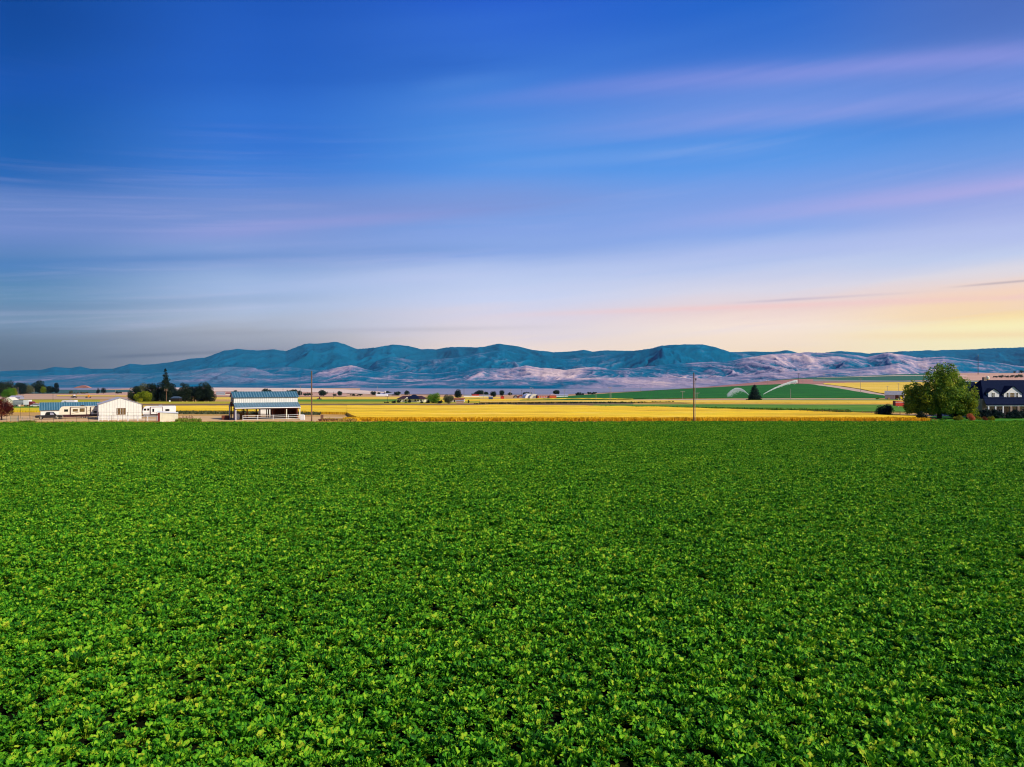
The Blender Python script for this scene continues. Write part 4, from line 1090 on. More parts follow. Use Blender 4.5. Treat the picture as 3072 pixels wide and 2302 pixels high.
# ------------------------------------------------------------------ open hay barn
def hay_barn():
    rz = R(29); L = 15.3
    loc = at(706, 171)
    t = thing('hay_barn', 'open sided white barn with blue metal roofs on two levels and red posts', 'barn', loc, rz)
    y1, y2, y3, y4 = 0.0, 2.7, 8.1, 10.9      # front eave, clerestory walls, rear eave
    ze, zl, zc, zr = 3.05, 4.15, 5.6, 6.85
    ym = (y2 + y3) / 2
    u = MB()
    u.ribbed((-0.25, y2 - 0.35, zc - 0.12), (L + 0.25, y2 - 0.35, zc - 0.12), (L + 0.25, ym, zr), (-0.25, ym, zr), 0.05, 0.62, 0.06, 0.24, 0, 1)
    u.ribbed((L + 0.25, y3 + 0.35, zc - 0.12), (-0.25, y3 + 0.35, zc - 0.12), (-0.25, ym, zr), (L + 0.25, ym, zr), 0.05, 0.62, 0.06, 0.24, 0, 1)
    u.box(-0.27, L + 0.27, ym - 0.12, ym + 0.12, zr + 0.03, zr + 0.10)
    u.build('upper_roof', [M_bluer, M_rib_light], t)
    l = MB()
    l.ribbed((-0.1, y1 - 0.3, ze), (L + 0.1, y1 - 0.3, ze), (L + 0.1, y2 - 0.02, zl), (-0.1, y2 - 0.02, zl), 0.05, 0.62, 0.06, 0.24, 0, 1)
    l.build('lower_roof', [M_blueg, M_rib_light], t)
    l = MB(); l.ribbed((L + 0.1, y4 + 0.3, ze), (-0.1, y4 + 0.3, ze), (-0.1, y3 + 0.02, zl), (L + 0.1, y3 + 0.02, zl), 0.05, 0.62, 0.06, 0.24, 0, 1)
    l.build('lower_roof', [M_blueg, M_rib_light], t)
    w = MB(); w.ribbed((0, y2, zl + 0.05), (L, y2, zl + 0.05), (L, y2, zc), (0, y2, zc), 0.06, 0.45, 0.03, 0.15, 0, 1); w.build('front_wall', [M_white, M_rib_shade], t)
    w = MB(); w.ribbed((L, y3, zl + 0.05), (0, y3, zl + 0.05), (0, y3, zc), (L, y3, zc), 0.06, 0.45, 0.03, 0.15, 0, 1); w.build('rear_wall', [M_white, M_rib_shade], t)
    for x, s in ((0.0, -1), (L, 1)):
        g = MB(); g.prism([(y2, zc - 0.15), (y3, zc - 0.15), (y3, zc + 0.02), (ym, zr - 0.02), (y2, zc + 0.02)], x - 0.06 * (s < 0), x + 0.06 * (s > 0), axis='x'); g.build('gable', M_lav if s < 0 else M_white, t)  # left gable lavender: its shade is put into the colour, right end white
        for (a, b, za, zb) in ((y1 - 0.1, y1 + 1.55, ze - 0.02, zl - 0.40), (y4 - 1.3, y4 + 0.1, zl - 0.45, ze - 0.02)):
            g = MB(); g.prism([(a, 0), (b, 0), (b, zb), (a, za)], x - 0.09 * (s < 0) + 0.04, x + 0.04 + 0.04, axis='x'); g.build('side_panel', M_lav if s < 0 else M_cream, t)  # left panels painted in a shade tone, right ones plain cream
    f = MB(); f.box(-0.1, L + 0.1, y1 - 0.42, y1 - 0.33, ze - 0.16, ze + 0.06); f.build('fascia', M_wpaint, t)
    f = MB(); f.box(-0.12, -0.04, y1 - 0.3, y2, ze - 0.35, ze - 0.15)
    f.box(-0.04, L, y1 - 0.1, y1 + 0.06, ze - 0.4, ze - 0.18); f.box(0, L, y2 - 0.1, y2 + 0.06, ze + 0.5, ze + 0.75); f.box(0, L, y3 - 0.06, y3 + 0.1, ze + 0.5, ze + 0.75); f.build('beam', M_rwood, t)
    for (x, y, m_) in [(0.1, y1, M_wpaint), (12.0, y1, M_cream), (L - 0.1, y1, M_cream)]:
        MB().box(x - 0.11, x + 0.11, y - 0.09, y + 0.11, 0, ze - 0.2).build('post', m_, t)
    for i, x in enumerate([0.1, 3.1, 6.1, 9.1, 12.1, L - 0.1]):
        MB().box(x - 0.14, x + 0.14, y2 - 0.05, y2 + 0.2, 0, zl + 0.2).build('post', M_rwood, t)
        MB().box(x - 0.14, x + 0.14, y3 - 0.2, y3 + 0.05, 0, zl + 0.2).build('post', M_rwood, t)
        if i in (1, 3, 4): MB().box(x - 0.1, x + 0.1, y4 - 0.15, y4, 0, ze).build('post', M_rwood, t)
    # dark enclosed bays at the right
    b = MB(); b.box(9.6, L - 0.1, y3 - 0.02, y3 + 0.10, 0, zl); b.box(L - 0.14, L - 0.02, y2, y3, 0, zc - .2); b.build('inner_wall', M_inred, t)
    b = MB(); b.box(9.6, 9.7, y2 + 0.3, y3 - 0.05, 0, zl); b.build('partition', M_inred, t)
    b = MB(); b.box(0.2, L - 0.3, y2 + 0.1, y3 - 0.1, zl + 0.3, zl + 0.38); b.build('loft_floor', M_wood, t)
    # rear pipe rail
    rr = MB()
    for z in (0.55, 1.0, 1.35): rr.tube((0.3, y3 - 0.3, z), (9.4, y3 - 0.3, z), 0.035, n=6)
    rr.build('rear_rail', M_rwood, t)
    return t
barn = hay_barn()
def bp(x, y, z=0):
    """point in the barn's own frame"""
    return barn.matrix_basis @ Vector((x, y, z)) if False else Matrix.Translation(barn.location) @ Matrix.Rotation(barn.rotation_euler[2], 4, 'Z') @ Vector((x, y, z))
def fence(name, label, pts, cat='fence', post_h=1.4, rails=(0.5, 0.95, 1.35), pr=0.05, rr=0.03, mt=M_steel, spacing=2.5, square=False, group=None, rail_mt=None, wire=False):
    p0 = Vector(pts[0]); t = thing(name, label, cat, p0, 0, group)
    rb = {z: MB() for z in rails}
    first = True
    for a, b in zip(pts[:-1], pts[1:]):
        a = Vector(a) - p0; b = Vector(b) - p0; n = max(1, round((b - a).length / spacing))
        for i in range(n + 1):
            if i == 0 and not first: continue
            q = a.lerp(b, i / n)
            m_ = MB()
            if square: m_.box(q.x - pr, q.x + pr, q.y - pr, q.y + pr, q.z - 0.1, q.z + post_h)
            else: m_.tube((q.x, q.y, q.z - 0.1), (q.x, q.y, q.z + post_h), pr, n=6)
            m_.build('post', mt, t)
        first = False
        for z in rails: rb[z].tube(a + Vector((0, 0, z)), b + Vector((0, 0, z)), rr, n=5)
    for z in rails: rb[z].build('wire' if wire else 'rail', rail_mt or mt, t)
    return t
fence('pipe_fence', 'white pipe fence across the front of the open barn', [bp(1.6, -0.8), bp(5.0, -0.8), bp(15.9, -0.8)], rails=(0.25, 0.7, 1.15), post_h=1.25, pr=0.07, rr=0.045, mt=M_wpaint, spacing=3.5)
def panel(name, label, p, w, h, mt, rz=0, n=5):
    t = thing(name, label, 'gate', p, rz)
    for xx in (0, w): MB().tube((xx, 0, 0.05), (xx, 0, h), 0.04, n=6).build('post', mt, t)
    r = MB()
    for i in range(n): r.tube((0, 0, 0.15 + (h - 0.2) * i / (n - 1)), (w, 0, 0.15 + (h - 0.2) * i / (n - 1)), 0.03, n=5)
    r.build('rail', mt, t)
    return t
panel('cattle_panel', 'brown cattle panel standing inside the open barn', bp(2.2, 3.2), 6.0, 1.3, M_rwood, R(29), 6)
def bale(name, label, p, sx, sy, sz, rz=0.3, mt=M_hay):
    o = MB().box(-sx / 2, sx / 2, -sy / 2, sy / 2, 0, sz)
    ob = o.build(name, mt); ob.location = p; ob.rotation_euler = (0, 0, rz)
    bv = ob.modifiers.new('bevel', 'BEVEL'); bv.width = 0.12; bv.segments = 2
    return tag(ob, label, 'hay bale')
bale('hay_bale', 'brown hay bale at the rear left inside the open barn', bp(1.6, 6.5), 2.2, 1.2, 1.7, 0.6)
bale('hay_bale', 'low rusty bale outside the left end of the open barn', bp(-1.6, 5.0), 1.8, 1.2, 1.1, 0.4, M_rwood)
bale('hay_bale', 'pale tarped bale just inside the barn left opening', bp(0.9, 4.6), 1.3, 1.6, 1.5, 0.5, M_rvw)
# far white shed seen through the barn
def simple_shed(name, label, p, w, d, hw, hr, wall, roof, rz=0.0, ridge='x', cat='shed', win=None, over=0.25, rib=None, door=None):
    """gabled building; ridge 'x': long side faces front, 'y': gable faces front. origin = front centre"""
    t = thing(name, label, cat, p, rz)
    if ridge == 'x':
        m_ = MB(); m_.box(-w / 2, w / 2, 0, d, -0.3, hw)
        for s in (-1, 1):
            x = s * w / 2; m_.prism([(0, hw), (d, hw), (d / 2, hr)], min(x, x - s * 0.1), max(x, x - s * 0.1), axis='x')
        m_.build('wall', wall, t)
        r = MB(); sl = (hr - hw) / (d / 2)
        A = ((-w / 2 - over, -over, hw - sl * over + 0.02), (w / 2 + over, -over, hw - sl * over + 0.02), (w / 2 + over, d / 2, hr + 0.02), (-w / 2 - over, d / 2, hr + 0.02))
        B = ((w / 2 + over, d + over, hw - sl * over + 0.02), (-w / 2 - over, d + over, hw - sl * over + 0.02), (-w / 2 - over, d / 2, hr + 0.02), (w / 2 + over, d / 2, hr + 0.02))
    else:
        m_ = MB(); m_.prism([(-w / 2, -0.3), (w / 2, -0.3), (w / 2, hw), (0, hr), (-w / 2, hw)], 0, d)
        if rib:
            k = int(w / rib)
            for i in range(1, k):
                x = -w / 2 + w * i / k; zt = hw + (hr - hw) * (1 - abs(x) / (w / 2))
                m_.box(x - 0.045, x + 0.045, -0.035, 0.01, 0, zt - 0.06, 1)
        m_.build('wall', [wall, M_rib_shade], t)
        r = MB(); sl = (hr - hw) / (w / 2)
        A = ((-w / 2 - over, d + over, hw - sl * over + 0.02), (-w / 2 - over, -over, hw - sl * over + 0.02), (0, -over, hr + 0.02), (0, d + over, hr + 0.02))
        B = ((w / 2 + over, -over, hw - sl * over + 0.02), (w / 2 + over, d + over, hw - sl * over + 0.02), (0, d + over, hr + 0.02), (0, -over, hr + 0.02))
    for q in (A, B):
        if rib: r.ribbed(*q, 0.06, 0.55, 0.05, 0.2, 0, 1)
        else: r.slab(*q, 0.12)
    r.build('roof', [roof, M_rib_light if roof is M_bluer else roof], t)
    for q in (win or []): window(t, q[0], 0, q[1], q[2], q[3], **(q[4] if len(q) > 4 else {}))
    if door:
        MB().box(door[0], door[0] + door[1], -0.06, 0.02, 0, door[2]).build('door', door[3], t)
    return t
simple_shed('shed', 'small white shed with grey blue roof seen through the open barn', at(803, 205), 4.8, 4, 1.9, 3.0, M_white, M_blueg, R(20))
ptree('shrub', 'leafy green shrub seen through the right bays of the open barn', 821, 1253, 18, 22, 'bright', 'round', D=190, cat='shrub', seed=81, trunk_h=0.05, dens=0.8)

# ------------------------------------------------------------------ white gable-front garage
simple_shed('garage', 'white ribbed metal garage with gable front and one square window', at(361, 176), 9.35, 11, 3.72, 5.36, M_white, M_lav, R(31.5), 'y', cat='garage', rib=0.55, over=0.15,
    win=[(-0.75, 1.3, 1.85, 1.45, dict(frame=M_wood, glass=M_glassw, cols=3, rows=2, fw=0.08))])
# ------------------------------------------------------------------ long low shed with blue roof
simple_shed('long_shed', 'long low white shed with a blue metal roof behind the caravan', at(216, 190), 14.0, 6, 2.0, 3.85, M_white, M_bluer, R(34), 'x', rib=0.4)

def wheel(parent, x, y, z, r, w, name='wheel'):
    t = MB().tube((x, y - w / 2, z), (x, y + w / 2, z), r, n=18).build(name, M_rub, parent)
    MB().tube((x, y - w / 2 - 0.02, z), (x, y - w / 2 + 0.03, z), r * 0.62, n=12).build('rim', M_chrome, t)
    return t
def caravan(name, label, p, rz, L, body, skirt_m, slides, wins, hh=2.75, nose=True):
    t = thing(name, label, 'caravan', p, rz)
    z0 = 0.62; W_ = 2.4
    pr = [(0.25, z0), (L - 0.05, z0), (L, z0 + 0.1), (L, hh + 0.12), (L - 0.12, hh + 0.25), (0.95, hh + 0.25), (0.5, hh + 0.12), (0.15, hh - 0.4), (0.0, hh - 1.0), (0.0, z0 + 0.5)]
    MB().prism(pr, 0, W_).build('body', body, t)
    MB().box(0.2, L - 0.02, -0.05, W_ + 0.03, z0 - 0.20, z0 + 0.42).build('skirt', skirt_m, t)
    for (x0, x1, a, b) in slides:
        s = MB().box(x0, x1, -0.28, 0.02, a, b).build('slide_out', body, t)
        f = MB(); e = 0.11
        f.box(x0 - e, x0, -0.33, -0.02, a - e, b + e); f.box(x1, x1 + e, -0.33, -0.02, a - e, b + e); f.box(x0, x1, -0.33, -0.02, b, b + e); f.box(x0, x1, -0.33, -0.02, a - e, a)
        f.build('frame', M_maroon, s)
    for (x, z, w, h, y, g) in wins: window(t, x, y, z, w, h, frame=M_black, glass=g, cols=1, rows=1, fw=0.04)
    for x in (L * 0.52, L * 0.62): wheel(t, x, 0.12, 0.36, 0.36, 0.24)
    c = MB(); c.box(L * .48, L * .48 + 0.8, 0.8, 1.6, hh + 0.24, hh + 0.5); c.build('air_conditioner', M_gry if body is M_rvw else M_dsteel, t)
    b = MB(); b.tube((0.2, 0.9, z0 - 0.1), (-1.1, W_ / 2, 0.5), 0.06, n=6); b.tube((0.2, 1.5, z0 - 0.1), (-1.1, W_ / 2, 0.5), 0.06, n=6); b.tube((-0.9, W_ / 2, 0.0), (-0.9, W_ / 2, 0.8), 0.05, n=6)
    b.build('drawbar', M_dsteel, t)
    return t
p_ = at(177, 179)
cv = caravan('caravan', 'cream travel trailer with maroon skirt and two framed slide outs', p_, R(32), 9.75, M_rv, M_maroon, [(2.55, 5.9, 1.02, 2.86), (6.95, 8.9, 1.02, 2.86)],
    [(1.15, 1.85, 0.75, 0.5, 0, M_glass), (3.0, 1.85, 1.0, 0.55, -0.28, M_glassw), (4.5, 1.75, 1.0, 0.8, -0.28, M_glassw), (7.5, 1.35, 0.65, 0.5, -0.28, M_glass)], hh=2.88)
for (x0, z0, x1, z1, yy) in [(2.7, 1.25, 4.2, 1.6, -0.30), (6.0, 1.75, 6.9, 2.1, -0.02), (7.1, 1.95, 8.6, 2.4, -0.30)]:
    MB().slab((x0, yy, z0), (x1, yy, z1), (x1, yy, z1 + 0.09), (x0, yy, z0 + 0.04), 0.012).build('decal', M_swoosh, cv)
cv2_ = caravan('caravan', 'white travel trailer parked behind the small cream lean-to', at(428, 186), R(29), 7.9, M_rvw, M_gry, [(1.9, 4.6, 0.95, 2.7)],
    [(0.3, 1.9, 0.5, 0.45, 0, M_glass), (1.1, 1.9, 0.4, 0.45, 0, M_glass), (2.3, 1.55, 0.35, 0.7, -0.28, M_glass), (5.4, 1.7, 0.9, 0.4, 0, M_glass)])
# ------------------------------------------------------------------ lean-to
t = thing('lean_to', 'small cream corrugated lean-to with a maroon open side at the field edge', 'shed', at(480, 163.8), R(27))
w_ = 3.75
m_ = MB(); m_.prism([(0, 0), (w_, 0), (w_, 1.95), (0, 2.25)], 0, 0.08)
for i in range(1, 12): m_.box(w_ * i / 12 - 0.025, w_ * i / 12 + 0.025, -0.03, 0.02, 0.0, 1.9)
m_.box(w_ - 0.06, w_, 0.08, 2.3, 0, 1.95); m_.build('wall', M_cream, t)
MB().box(-0.5, 0, -0.002, 0.12, 0, 2.25).box(-0.10, 0.0, 0.12, 2.3, 0, 2.3).build('side_panel', M_trim, t)
MB().slab((-0.6, -0.15, 2.32), (w_ + 0.1, -0.15, 1.99), (w_ + 0.1, 2.5, 2.12), (-0.6, 2.5, 2.48), 0.06).build('roof', M_white, t)

# ------------------------------------------------------------------ pickup
def pickup(p, rz):
    t = thing('pickup', 'black crew cab pickup parked in front of the cream caravan', 'pickup', p, rz)
    Wd = 1.95
    low = [(0.0, .62), (0.05, 1.02), (2.05, 1.06), (2.05, 1.12), (4.2, 1.12), (5.35, 1.04), (5.7, 0.92), (5.78, 0.55), (5.5, 0.42), (5.15, 0.42), (5.08, 0.68), (4.88, .86), (4.62, .90), (4.36, .84), (4.20, .66), (4.14, .40), (1.72, .40), (1.66, .68), (1.48, .86), (1.20, .90), (0.94, .84), (0.78, .66), (0.72, .45), (0.15, .45)]
    # faces of the concave profile: split into strips so shading stays clean
    b = MB(); b.prism(low, 0, Wd)
    body = b.build('body', M_black, t)
    bm = None
    cab = MB(); pr = [(2.02, 1.10), (2.20, 1.74), (2.45, 1.84), (3.55, 1.84), (3.75, 1.78), (4.32, 1.12)]
    cab.prism(pr, 0.10, Wd - 0.10); cab.build('cab', M_black, t)
    for pts in ([(2.32, 1.16), (2.40, 1.68), (3.02, 1.72), (3.02, 1.16)], [(3.12, 1.16), (3.12, 1.72), (3.62, 1.70), (4.06, 1.16)]):
        for (ya, yb_) in ((0.075, 0.115), (Wd - 0.115, Wd - 0.075)): MB().prism(pts, ya, yb_).build('window', M_glass if pts[0][0] < 3 else M_lav, t)
    MB().slab((3.80, 0.25, 1.74), (3.80, Wd - 0.25, 1.74), (4.30, Wd - 0.2, 1.16), (4.30, 0.2, 1.16), -0.03).build('windscreen', M_glass, t)
    for x in (1.20, 4.64):
        for y in (0.12, Wd - 0.12): wheel(t, x, y, 0.40, 0.40, 0.26)
    for y in (0.06, Wd - 0.36): MB().box(5.62, 5.77, y - 0.03, y + 0.3, 0.72, 0.90).build('headlight', M_chrome, t)
    MB().box(5.68, 5.86, -0.02, Wd + 0.02, 0.48, 0.68).build('bumper', M_chrome, t)
    MB().box(-0.12, 0.04, -0.01, Wd + 0.01, 0.50, 0.68).build('bumper', M_chrome, t)
    for y in (0.02, Wd - 0.16): MB().box(-0.015, 0.08, y, y + 0.14, 0.76, 0.98).build('tail_light', M_redp, t)
    MB().box(3.92, 4.05, -0.14, 0.02, 1.12, 1.30).build('mirror', M_black, t)
    d = MB(); d.box(3.02, 3.10, -0.006, 0.02, 0.45, 1.10); d.box(2.08, 2.12, -0.006, 0.02, 0.45, 1.10); d.build('door_seam', M_rub, t)
    return t
pickup(at(105, 174.5), R(30))

# ------------------------------------------------------------------ fences
def fpts(lst, dz=0): return [tuple(at(px, D, dz)) for px, D in lst]
fence('wire_fence', 'thin dark wire fence along the edge of the beet crop', fpts([(-120, 162), (300, 162.5), (470, 162.6)]), post_h=1.7, rails=(1.0, 1.62), pr=0.03, rr=0.012, mt=M_dsteel, spacing=2.7, wire=True)
fence('pipe_fence', 'dark tubular corral fence in front of the white garage', fpts([(296, 171), (470, 170)]), post_h=2.1, rails=(1.35, 2.05), pr=0.035, rr=0.025, mt=M_dsteel, spacing=3.4)
fence('rail_fence', 'low white rail fence with open bays in front of the garage', fpts([(296, 168.5), (472, 168)]), post_h=1.25, rails=(0.35, 0.75, 1.15), pr=0.09, rr=0.045, mt=M_wpaint, spacing=2.3, square=True)
fence('pipe_fence', 'grey pipe rail fence left of the black pickup', fpts([(52, 167), (100, 167)]), post_h=1.1, rails=(0.4, 0.75, 1.05), pr=0.04, rr=0.03, mt=M_steel, spacing=1.4)
fence('wire_fence', 'thin fence along the striped wheat behind the pickup', fpts([(62, 181), (88, 181)]), post_h=3.5, rails=(3.45,), pr=0.03, rr=0.02, mt=M_dsteel, spacing=2.2)
panel('cattle_panel', 'grey green cattle panel leaning by the red-leaved tree', at(32, 164), 1.5, 1.5, M_green_p, R(25), 7)
panel('gate', 'white ladder like gate between the caravan and the garage', at(297, 166), 0.7, 2.1, M_wpaint, R(20), 6)
fence('post_fence', 'brown wooden post and rail fence along the pink dirt path', fpts([(2400, 208), (2560, 199.5), (2700, 195.5), (2862, 194)]), post_h=1.25, rails=(0.4, 0.8, 1.15), pr=0.07, rr=0.045, mt=M_wood, spacing=2.2, square=True)
fence('wire_fence', 'thin wire fence between the open barn and the bare pole', fpts([(908, 176), (966, 174)]), post_h=1.3, rails=(1.2, 0.7), pr=0.035, rr=0.012, mt=M_steel, spacing=2.4, wire=True)
for px, lab in ((963.5, 'left one of two short brown posts right of the bare pole'), (968.5, 'right one of two short brown posts right of the bare pole')):
    tag(MB().box(-0.11, 0.11, -0.11, 0.11, -0.1, 1.35).build('post', M_rwood), lab, 'post').location = at(px, 172.5)
# pallets
t = thing('pallet_stack', 'reddish brown leaning pallets right of the cream lean-to', 'pallets', at(528, 166), R(20))
r_ = random.Random(4)
for i in range(15):
    x = 0.25 * i; h = r_.uniform(0.9, 1.5)
    MB().slab((x, 0, 0), (x + 0.11, 0, 0), (x + 0.11 + r_.uniform(-.1, .15), 0.4, h), (x + r_.uniform(-.1, .15), 0.4, h), 0.03).build('board', M_wood if i % 3 else M_rwood, t)
for z in (0.3, 0.8): MB().box(-0.05, 3.8, 0.3, 0.36, z, z + 0.1).build('stringer', M_wood, t)
tag(MB().prism([(-0.5, 0), (0.5, 0), (0.42, 1.25), (-0.42, 1.25)], -0.4, 0.4).build('water_tank', M_wpaint), 'white plastic tank at the right corner of the open barn', 'tank').location = at(908, 174)
t = thing('stock_trough', 'long brown rusty stock trough on the ditch bank', 'trough', at(985, 167.2), R(2))
MB().prism([(-2.2, 0.05), (2.2, 0.05), (2.4, 0.55), (-2.4, 0.55)], 0, 0.9).build('tub', M_rwood, t)
MB().box(-2.3, 2.3, 0.1, 0.8, 0.553, 0.56).build('water', M_glass, t)

# ------------------------------------------------------------------ poles
def pole(label, px, ytop, D=None, yb=None, arms=1, mt=None, group='utility poles', r=0.15, armw=2.4, name='utility_pole', tr=False, nins=3):
    D = D or depth(px, yb)
    p = at(px, D); top = CAMZ + (HY - ytop) / F * D; H = top - p.z
    t = thing(name, label, 'pole', p, 0, group)
    rr = max(r, D * 0.00022)
    MB().tube((0, 0, -0.2), (0, 0, H), rr, rr * 0.7, 10).build('shaft', mt or M_polef, t)
    for i in range(arms):
        z = H - 0.35 - i * 1.1
        ca = MB().box(-armw / 2, armw / 2, -rr - 0.14, -rr + 0.02, z - rr * .7, z + rr * .7).build('crossarm', mt or M_polef, t)
        k = MB()
        for j in range(nins):
            x = -armw / 2 + 0.1 + (armw - 0.2) * j / (nins - 1)
            k.tube((x, -rr - 0.06, z), (x, -rr - 0.06, z + 0.3 + rr), 0.05 + rr * 0.2, n=6)
        k.build('insulator', M_insul, ca)
    if tr:
        k = MB(); k.tube((rr + 0.28, 0, H - 3.0), (rr + 0.28, 0, H - 1.9), 0.26, n=10); k.build('transformer', M_gry, t)
    return t
pole('tall bare brown pole with no crossarm right of the open barn', 935, 1113, D=166, arms=0, mt=M_pole, r=0.17)
t = pole('tall brown pole at the wheat edge with a small lamp bracket', 2081.5, 1118, D=168.3, arms=0, mt=M_pole, r=0.17)
k_ = MB(); k_.tube((0.12, 0, 10.1), (0.5, 0, 10.0), 0.04, n=6); k_.tube((0.5, 0, 9.7), (0.5, 0, 10.2), 0.12, n=8); k_.build('lamp_bracket', M_dsteel, t)
t2 = MB().tube((0.33, 0.02, 0), (0.33, 0.02, 9.9), 0.05, n=6).build('conduit', M_steel, t)
for a in [(457, 1178, 1204, 1, 'shortest T shaped pole in front of the dark grove'), (477, 1172, 1205, 1, 'middle pale T shaped pole in front of the dark grove'), (499, 1167, 1207, 2, 'rightmost reddish double arm pole in front of the dark grove')]:
    pole(a[4], a[0], a[1], yb=a[2], arms=a[3], r=0.2, mt=M_polef if a[3] == 1 else M_pole)
for a in [
 (347, 1168, 1198, 0, 'thin pole rising behind the white garage roof'),
 (159, 1179, 1203, 0, 'thin dark pole in the far yard left'),
 (54, 1162, 1186, 0, 'pale thin pole in front of the far left trees'),
 (102, 1164, 1182, 0, 'pale pole between the olive and the widest far left tree'),
 (901, 1158, 1190, 1, 'thin far pole between the barn roof and the bare pole'),
 (849, 1167, 1184, 1, 'thin far pole over the barn roof'),
 (1000, 1175, 1196, 0, 'dark thin pole in the yellow field right of the bare pole'),
 (1132, 1160, 1187, 0, 'tall pale mast left of the far silo'),
 (1162, 1189, 1207, 1, 'short dark pole left of the bungalow'),
 (1228, 1178, 1195, 0, 'thin dark pole over the bungalow roof'),
 (1382, 1170, 1196, 0, 'pale pole beside the upright dark tree'),
 (1392, 1162, 1192, 0, 'thin tall pole right of the upright dark tree'),
 (1450, 1172, 1196, 0, 'pale pole in front of the far rounded grove'),
 (1532, 1169, 1188, 2, 'twin arm pole above the small split tree'),
 (1565, 1170, 1190, 1, 'dark pole left of the flat topped far tree'),
 (1592, 1163, 1188, 1, 'left mast of the cluster near the white tarps'),
 (1598, 1164, 1188, 1, 'middle mast of the cluster near the white tarps'),
 (1604, 1167, 1188, 0, 'right mast of the cluster near the white tarps'),
 (1693, 1169, 1192, 2, 'double arm pole right of the orange barn'),
 (1788, 1180, 1205, 0, 'short pole at the foot of the green hill tip'),
 (1830, 1161, 1200, 1, 'tallest pole standing on the left part of the green hill'),
 (1833, 1166, 1199, 0, 'pole right beside the tallest one on the green hill'),
 (1872, 1168, 1178, 1, 'tiny pole behind the crest of the green hill left part'),
 (1921, 1163, 1176, 1, 'small pole just behind the green hill crest'),
 (2048, 1174, 1197, 1, 'pale T shaped pole left of the brown pole on the hill'),
 (2091, 1178, 1199, 1, 'pale T shaped pole just right of the tall brown pole'),
 (2302, 1137, 1156, 0, 'thin pole on the reddish slope above the lone conifer'),
 (2372, 1167, 1199, 0, 'white pole right of the sprinkler spray'),
 (2396, 1120, 1151, 2, 'dark pole with two arms at the top of the hill road'),
 (2409, 1141, 1152, 1, 'short T shaped pole beside the two arm pole'),
 (2472, 1121, 1152, 2, 'pole with two arms right of the hill road top'),
 (2581, 1136, 1180, 1, 'pale T shaped pole beside the descending dirt road'),
 (2662, 1158, 1177, 1, 'thin pole behind the grey shed left'),
 (2695, 1151, 1177, 1, 'thin pole behind the grey shed right'),
 (2874, 1100, 1125, 0, 'thin pole behind the right side of the huge green tree'),
]:
    big_ = a[0] in (2396, 2472, 2874)
    D = 740 if a[0] in (2396, 2409, 2472) else (depth(a[0], a[2], 900) if a[0] in (2302, 2874) else depth(a[0], a[2]))
    pole(a[4], a[0], a[1], D=D, arms=a[3], tr=a[0] in (2396,), armw=2.6, mt=M_dsteel if 'dark' in a[4] else M_polef, name='mast' if 'mast' in a[4] else 'utility_pole')
# lattice mast
D = 2300; p = at(2934, D); H = CAMZ + (HY - 1065) / F * D - p.z
t = thing('radio_mast', 'tall thin dark radio mast on the far slope above the farmhouse', 'mast', p)
b = MB(); wq = 1.1
cs_ = [(-wq, -wq), (wq, -wq), (0, wq)]
for c_ in cs_: b.tube((c_[0], c_[1], 0), (c_[0] * .5, c_[1] * .5, H), 0.28, 0.2, 5)
n_ = 22
for i in range(n_):
    z0 = H * i / n_; z1 = H * (i + 1) / n_; s0 = 1 - .5 * i / n_; s1 = 1 - .5 * (i + 1) / n_
    for j in range(3):
        a_, c_ = cs_[j], cs_[(j + 1) % 3]
        b.tube((a_[0] * s0, a_[1] * s0, z0), (c_[0] * s1, c_[1] * s1, z1), 0.1, n=4)
b.build('lattice', M_dsteel, t)
MB().tube((0, 0, H), (0, 0, H + 3), 0.3, n=6).tube((1.2, 0, H - 4), (1.2, 0, H - 1), 0.8, n=8).build('antenna', M_insul, t)

# ------------------------------------------------------------------ distant farms and yards
def low(p): return p
D = 480
t = thing('bungalow', 'far bungalow with dark hipped roof and pale gable among dark bushes', 'house', at(1232, D), R(-6))
s = D / F
wB, dB = 84 * s, 10.0
MB().box(-wB / 2, wB / 2, 0, dB, -0.4, 2.4).build('wall', M_cream, t)
def hip(w, d, hw, hr, ov, inset, x0=0, y0=0):
    b = MB(); a = [(x0 - w / 2 - ov, y0 - ov, hw), (x0 + w / 2 + ov, y0 - ov, hw), (x0 + w / 2 + ov, y0 + d + ov, hw), (x0 - w / 2 - ov, y0 + d + ov, hw)]
    r1 = (x0 - w / 2 + inset, y0 + d / 2, hr); r2 = (x0 + w / 2 - inset, y0 + d / 2, hr)
    b.poly([a[0], a[1], r2, r1]); b.poly([a[1], a[2], r2]); b.poly([a[2], a[3], r1, r2]); b.poly([a[3], a[0], r1]); b.poly(a[::-1])
    return b
hip(wB, dB, 2.42, 4.5, 0.5, 3.0).build('roof', mat('brown_black_roof', (0.05, 0.02, 0.03), 0.9, 0.2, 1.0), t)
hip(9.0, 9.0, 2.5, 5.3, 0.4, 3.6, 1.6, -1.2).build('roof', M_shingle, t)
g = MB(); g.prism([(-4.4, 2.0), (-0.9, 2.0), (-2.65, 3.5)], -1.2, 3.0); g.build('gable', M_cream, t)
for x in (-7.5, -4.0, 2.6, 4.6, 6.6): window(t, x, 0, 0.9, 1.1, 1.2, cols=1, rows=1)
MB().box(-1.2, -0.2, -0.06, 0.02, 0, 2.1).build('door', M_rwood, t)
